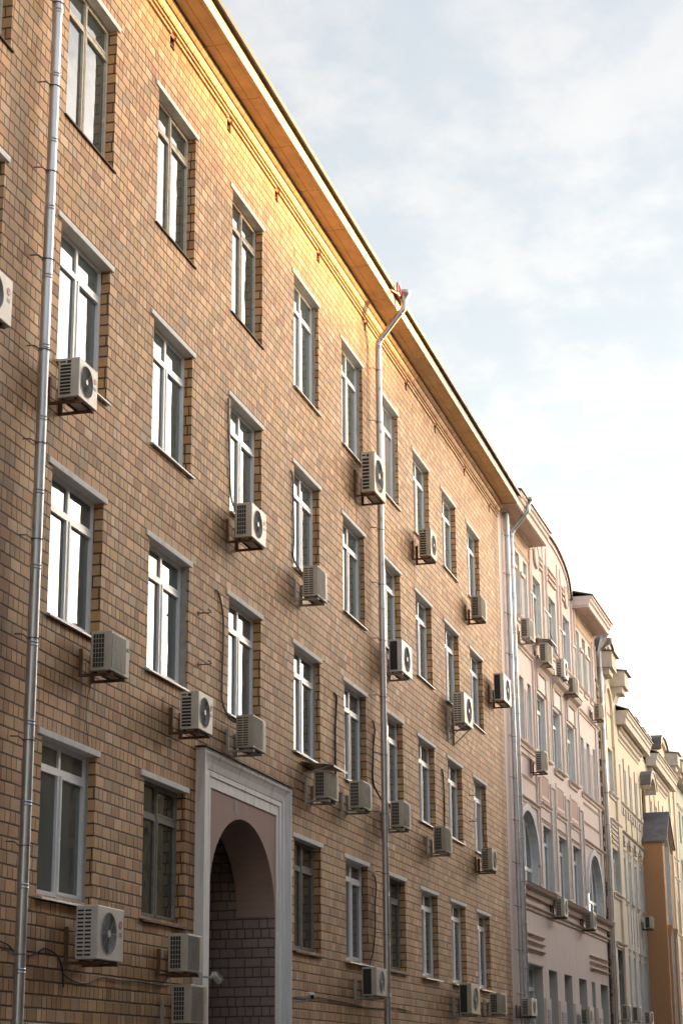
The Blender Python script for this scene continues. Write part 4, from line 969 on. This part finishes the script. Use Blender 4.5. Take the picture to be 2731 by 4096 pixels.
cb(t, 'ledge', 'creamtrim', split=True); cb(gr, 'bay_strip', 'creamtrim', split=True)
t = MB()
for a, b in ((5.75, 13.6), (17.5, 26.5)):
    ed = sorted([a, b] + [q for h in BX for q in h if a < q < b]); ed = [(ed[i], ed[i + 1]) for i in range(0, len(ed), 2)] if a < 10 else [(a, a + .5)]
    for p, q in ed: t.box(p, q, -.022, 0, G, 4.9)
cb(t, 'grey_render_strip', 'greyrender', split=True)
s = MB(); n = 10
P = [(15.3 - 1.35 * cos(pi * i / n), 8.72 + .75 * sin(pi * i / n)) for i in range(n + 1)]; Q = [(15.3 - 1.1 * cos(pi * i / n), 8.55 + .62 * sin(pi * i / n)) for i in range(n + 1)]
s.poly(P + Q[::-1], -.5, 0); cb(s, 'arched_hood', 'creamtrim')
s = MB(); P3 = [(15.3 - 1.42 * cos(pi * i / n), 8.74 + .80 * sin(pi * i / n)) for i in range(n + 1)]; s.poly(P + P3[::-1], -.54, 0); cb(s, 'hood_roofing', 'greyroof')
# ochre oriel with pointed gable
OX0, OX1, OD, OE, OR = 13.5, 17.3, -.95, 6.05, 7.55; om = (OX0 + OX1) / 2
s = MB(); fr_ = [(OX0, -4.3), (OX1, -4.3), (OX1, OE), (om, OR - .12), (OX0, OE)]
wa, wb = om - 1.0, om + 1.0
s.quad((OX0, 0, -4.3), (OX0, OD, -4.3), (OX0, OD, OE), (OX0, 0, OE)); s.quad((OX1, 0, -4.3), (OX1, 0, OE), (OX1, OD, OE), (OX1, OD, -4.3)); s.quad((OX0, 0, -4.3), (OX1, 0, -4.3), (OX1, OD, -4.3), (OX0, OD, -4.3))
ori = cb(s, 'oriel', 'orange')
s = MB(); s.quad((OX0, OD, -4.3), (wa, OD, -4.3), (wa, OD, OE), (OX0, OD, OE)); s.quad((wb, OD, -4.3), (OX1, OD, -4.3), (OX1, OD, OE), (wb, OD, OE))
s.quad((OX0, OD, OE), (wa, OD, OE), (om, OD, OE + .9), (om, OD, OR - .1)); s.quad((om, OD, OR - .1), (om, OD, OE + .9), (wb, OD, OE), (OX1, OD, OE))
for a in (wa - .28, wb + .06): s.box(a, a + .22, OD - .09, OD, -4.3, 2.0); s.prism([(OD, 1.6), (OD - .09, 1.7), (OD - .2, 2.1), (OD - .2, 2.2), (OD, 2.25)], a - .06, a + .28)
s.build('oriel_front', M['orangepale'], ori, (0, 0, 0))
s = MB(); s.quad((wa, OD, -4.3), (wa, OD + .35, -4.3), (wa, OD + .35, OE), (wa, OD, OE)); s.quad((wb, OD, -4.3), (wb, OD, OE), (wb, OD + .35, OE), (wb, OD + .35, -4.3))
s.quad((wa, OD, OE), (wa, OD + .35, OE), (om, OD + .35, OE + .9), (om, OD, OE + .9)); s.quad((om, OD, OE + .9), (om, OD + .35, OE + .9), (wb, OD + .35, OE), (wb, OD, OE)); s.build('oriel_reveal', M['white_reveal'], ori, (0, 0, 0))
s = MB(); s.quad((wa, OD + .34, -4.3), (wb, OD + .34, -4.3), (wb, OD + .34, OE), (om, OD + .34, OE + .9), (wa, OD + .34, OE)); s.build('oriel_pane', M['glass'], ori, (0, 0, 0))
s = MB()
def slab(xa, za, xb, zb, y0, y1, th):
    i = len(s.v); s.v += [(xa, y0, za), (xb, y0, zb), (xb, y1, zb), (xa, y1, za), (xa, y0, za + th), (xb, y0, zb + th), (xb, y1, zb + th), (xa, y1, za + th)]
    for f_ in ((0, 3, 2, 1), (4, 5, 6, 7), (0, 1, 5, 4), (1, 2, 6, 5), (2, 3, 7, 6), (3, 0, 4, 7)): s.f.append(tuple(i + q for q in f_))
slab(OX0 - .12, OE - .07, om, OR, OD - .22, 0, .05); slab(om, OR, OX1 + .12, OE - .07, OD - .22, 0, .05); s.build('oriel_roof', M['greyroof'], ori, (0, 0, 0))
s = MB()
for k in (0, .14): slab(OX0 + .05, OE - .12 - k, om, OR - .06 - k, OD - .16 + k * .6, OD, .06); slab(om, OR - .06 - k, OX1 - .05, OE - .12 - k, OD - .16 + k * .6, OD, .06)
s.build('gable_moulding', M['creamtrim'], ori, (0, 0, 0))
# rough masonry seam between pink and cream house
m = MB(); rg = random.Random(3); z = G
while z < 11.0:
    hh = rg.uniform(.12, .24); m.box(-.28, .02 + rg.uniform(-.03, .03), -.03 - rg.uniform(0, .06), .3, z, z + hh - .01); z += hh
cb(m, 'rubble_seam', 'rubble', bevel=.01); m = MB(); m.box(.04, .13, -.10, .2, G, 10.2); cb(m, 'corner_strip', 'frieze')

# green house closing the street
gh = tag(root_in('green_house', 'cream', 38, 0, G, (38, 0, G)), 'mint green house front at the right picture edge', 'building')
gb = lambda mb, nm, mt, **k: mb.build(nm, M[mt], gh, **k)
H = [(31.8 + i * 1.9, 32.8 + i * 1.9, z, z + 1.9) for i in range(7) for z in (-2.4, 1.4, 5.2, 8.0)]
w = MB(); wall_grid(w, 31.02, 46, G, 11.2, H, -.10, None, .2); w.quad((31.02, -.1, G), (31.02, -.1, 11.2), (31.02, 10, 11.2), (31.02, 10, G)); w.quad((46, -.1, G), (46, 10, G), (46, 10, 11.2), (46, -.1, 11.2)); gb(w, 'wall', 'mint')
for h in H: add_window(gh, *h, -.10, 'slim', None, None, rev=.14)
t = MB(); ledge(t, 31.1, 46, 10.1, .2, .3); ledge(t, 31.1, 46, 4.6, .15, .2); gb(t, 'ledge', 'creamtrim', split=True)
t = MB(); t.box(31.0, 46.1, -.7, 0, 11.2, 11.55); t.box(31.0, 31.9, -.85, 0, 11.55, 12.4); gb(t, 'eave', 'creamtrim', split=True); t = MB(); t.prism([(-.85, 11.56), (-.85, 11.6), (5, 13.5), (10, 11.6), (10, 11.56)], 31.9, 46.2); t.prism([(-.98, 12.4), (-.98, 12.43), (0, 12.55), (0, 12.4)], 30.95, 32.0); gb(t, 'roof', 'roofm', split=True)

# ================================================================== STREET AND THE HOUSES ACROSS IT
def struct(mb, nm, mt):
    o = mb.build(nm, M[mt]); o['kind'] = 'structure'; return o
m = MB(); m.quad((-1500, -1500, G - .15), (1500, -1500, G - .15), (1500, 1500, G - .15), (-1500, 1500, G - .15)); struct(m, 'ground', 'earth')
m = MB(); m.box(-80, 200, -13.2, -3.0, G - .149, G - .13); struct(m, 'road', 'asphalt')
m = MB(); m.box(-80, 200, -2.8, 11.0, G - .148, G); struct(m, 'pavement', 'paving')
m = MB(); m.box(-80, 200, -18.5, -13.4, G - .148, G); struct(m, 'pavement', 'paving')
m = MB(); m.box(-80, 200, -3.0, -2.8, G - .147, G + .004); m.box(-80, 200, -13.4, -13.2, G - .147, G + .004); struct(m, 'kerb', 'concrete')
YO = -16.0
hs = [(-20, 46, 11.4, 'yellow'), (46, 60, 10.4, 'yellow'), (60, 88, 9.7, 'yellow'), (88, 125, 10.3, 'yellow')]
lab = ['low ochre street house opposite, behind the viewer', 'ochre street house opposite, mirrored in the lowest windows', 'ochre street house opposite the pink house', 'ochre street house opposite the cream house']
for (a, b, zt, mt), lb in zip(hs, lab):
    t = tag(empty('street_house', ((a + b) / 2, YO, G), 0, ((a + b) / 2, YO, G)), lb, 'building', 'houses across the street')
    w = MB(); gl = MB(); k = int((b - a) / 3.2); hl = []
    for i in range(k):
        xx = a + 1.0 + i * 3.2
        for z in (G + 1.2, G + 5.0, G + 8.6, G + 12.2, G + 15):
            if z + 2 < zt: hl.append((xx, xx + 1.4, z, z + 2.0))
    tmp = MB(); wall_grid(tmp, a, b, G, zt, hl, 0, None, -.2); w.v = [(x, YO + y, z) for x, y, z in tmp.v]; w.f = tmp.f
    w.quad((a, YO, G), (a, YO - 12, G), (a, YO - 12, zt), (a, YO, zt)); w.quad((b, YO, G), (b, YO, zt), (b, YO - 12, zt), (b, YO - 12, G)); w.quad((a, YO - 12, G), (b, YO - 12, G), (b, YO - 12, zt), (a, YO - 12, zt))
    w.build('wall', M[mt], t)
    for h in hl: gl.quad((h[0], YO - .19, h[2]), (h[1], YO - .19, h[2]), (h[1], YO - .19, h[3]), (h[0], YO - .19, h[3])); gl.box(h[0] + .66, h[0] + .74, YO - .18, YO - .1, h[2], h[3])
    gl.build('window', M['glass'], t, split=True)
    w = MB(); w.box(a - .1, b + .1, YO - .2, YO + .5, zt, zt + .35); w.build('cornice', M['creamtrim'], t)
    w = MB(); w.v = []; w.prism([(YO + .6, zt + .36), (YO - 6, zt + 1.2), (YO - 12.4, zt + .36)], a - .1, b + .1); w.build('roof', M['roofm'], t)
# unseen blocks added sunwards; rooflines shaped to shade all but the brick wall's top
SAZ, SEL = radians(52), radians(4.0)
sun_to = Vector((sin(SAZ) * cos(SEL), -cos(SAZ) * cos(SEL), sin(SEL)))
LD = 300.0; dy = LD * cos(SAZ); dx = LD * sin(SAZ); rise = LD * tan(SEL)
EDGE = [(-60, 21.5, 13.2), (21.5, 25.0, 13.0), (25.0, 28.5, 12.7), (28.5, 40.5, 12.2), (40.5, 50.0, 12.5), (50, 57.5, 12.6), (57.5, 160, 17.0)]
bl = tag(empty('shade_block', (30 + dx, -dy, G), 0, (30 + dx, -dy, G)), 'unseen far block added to shade the brick wall below its sunlit top', 'building')
w = MB(); g = MB()
for a, b, z in EDGE:
    w.box(a + dx, b + dx, -dy - 12, -dy, G, z + rise)
    xx = a + dx + 1.5
    while xx < b + dx - 2:
        zz = G + 2
        while zz < z + rise - 2.5: g.quad((xx, -dy + .01, zz), (xx + 1.5, -dy + .01, zz), (xx + 1.5, -dy + .01, zz + 1.5), (xx, -dy + .01, zz + 1.5)); zz += 3.2
        xx += 3.5
w.build('wall', M['concrete'], bl); g.build('window', M['glass'], bl)

# ================================================================== LIGHT, SKY, CAMERA
sl = bpy.data.lights.new('sun', 'SUN'); sl.energy = 4.2; sl.angle = radians(.6); sl.color = (1.0, .55, .18)
so = bpy.data.objects.new('sun', sl); COL.objects.link(so); so.location = (80, -40, 60); so.rotation_euler = sun_to.to_track_quat('Z', 'Y').to_euler()

W = bpy.data.worlds.new('World'); SC.world = W; W.use_nodes = True
class WT(NT):
    def __init__(s): s.t = W.node_tree; s.n = s.t.nodes; s.l = s.t.links
k = WT(); bg = k.n['Background']; outw = k.n['World Output']
sky = k.n.new('ShaderNodeTexSky'); sky.sky_type = 'NISHITA'; sky.sun_disc = False; sky.sun_elevation = SEL; sky.sun_rotation = math.atan2(sun_to.x, sun_to.y)
k.l.new(sky.outputs[0], bg.inputs[0]); bg.inputs[1].default_value = .05
d = k.coord('Generated'); nv = k.n.new('ShaderNodeVectorMath'); nv.operation = 'NORMALIZE'; k.put(nv.inputs[0], d); d = nv.outputs[0]
x, y, z = k.sep(d)
zc = k.math('ADD', k.math('MAXIMUM', z, 0.0), 0.22)
pl = k.comb(k.math('DIVIDE', x, zc), k.math('DIVIDE', y, zc), 0.0)
n1 = k.noise(pl, 10.0, 8.0, .58)[0]; n2 = k.noise(pl, 1.6, 5.0, .55)[0]
cl = k.math('ADD', k.math('MULTIPLY', n1, .55), k.math('MULTIPLY', n2, .45))
cov = k.rng(cl, .40, .55, 0, 1, True)
lowz = k.rng(z, .10, .42, 1, 0, True)
cov = k.math('MAXIMUM', cov, k.math('MULTIPLY', lowz, .85))
cloud = k.mix(k.rng(n1, .35, .7), (.88, .855, .845), (1.04, .985, .945))
cloud = k.mix(k.math('MULTIPLY', lowz, .8), cloud, (1.03, .96, .91))
colr = k.mix(cov, (.74, .77, .81), cloud)
hl = k.math('SQRT', k.math('ADD', k.math('MULTIPLY', x, x), k.math('MULTIPLY', y, y)))
dh = k.math('DIVIDE', k.math('ADD', k.math('MULTIPLY', x, sin(SAZ)), k.math('MULTIPLY', y, -cos(SAZ))), k.math('MAXIMUM', hl, .05))
glow = k.math('MULTIPLY', k.rng(dh, .775, .985, 0, 1, True), k.rng(z, .62, .22, 0, 1, True))
street = k.math('MULTIPLY', k.rng(y, -.1, -.7, 0, 1, True), k.rng(z, .65, .30, 0, 1, True))
amp = k.math('ADD', k.math('ADD', k.math('ADD', k.rng(z, .46, .80, .120, .105, True), k.rng(z, .38, .08, 0, .022, True)), k.math('MULTIPLY', glow, 1.85)), k.math('MULTIPLY', street, .20))
warm = k.mix(glow, k.mix(k.rng(z, .48, .8, 0, 1, True), (1, 1, 1), (.66, .87, 1.22)), (1.0, .91, .76))
c2 = k.mix(1.0, k.mix(1.0, colr, (1.03, .95, .89), 'MULTIPLY'), warm, 'MULTIPLY')
b2 = k.n.new('ShaderNodeBackground'); k.put(b2.inputs[0], c2); k.put(b2.inputs[1], amp)
ad = k.n.new('ShaderNodeAddShader'); k.l.new(bg.outputs[0], ad.inputs[0]); k.l.new(b2.outputs[0], ad.inputs[1]); k.l.new(ad.outputs[0], outw.inputs['Surface'])

CAMP = dict(F=7576.06, yaw=radians(14.88295), pitch=radians(16.57044), roll=radians(-.4595), D=9.92094, h=-4.31035)
cd = bpy.data.cameras.new('camera'); co = bpy.data.objects.new('camera', cd); COL.objects.link(co); SC.camera = co
cy, sy, cp, sp = cos(CAMP['yaw']), sin(CAMP['yaw']), cos(CAMP['pitch']), sin(CAMP['pitch'])
fw = Vector((cy * cp, sy * cp, sp)); rt = Vector((sy, -cy, 0)); up = rt.cross(fw)
c_, s_ = cos(CAMP['roll']), sin(CAMP['roll']); R_ = rt * c_ + up * s_; U_ = up * c_ - rt * s_
co.matrix_world = Matrix(((R_.x, U_.x, -fw.x, 0), (R_.y, U_.y, -fw.y, -CAMP['D']), (R_.z, U_.z, -fw.z, CAMP['h']), (0, 0, 0, 1)))
cd.sensor_fit = 'VERTICAL'; cd.sensor_height = 36; cd.lens = CAMP['F'] / 4096 * 36; cd.clip_end = 5000; cd.clip_start = .1
SC.view_settings.view_transform = 'Standard'; SC.view_settings.look = 'None'; SC.view_settings.exposure = 2.4; SC.view_settings.gamma = 1
SC.cycles.max_bounces = 8; SC.cycles.diffuse_bounces = 5; SC.cycles.use_denoising = True
for o in list(bpy.data.objects):
    if 'base' in o: del o['base']
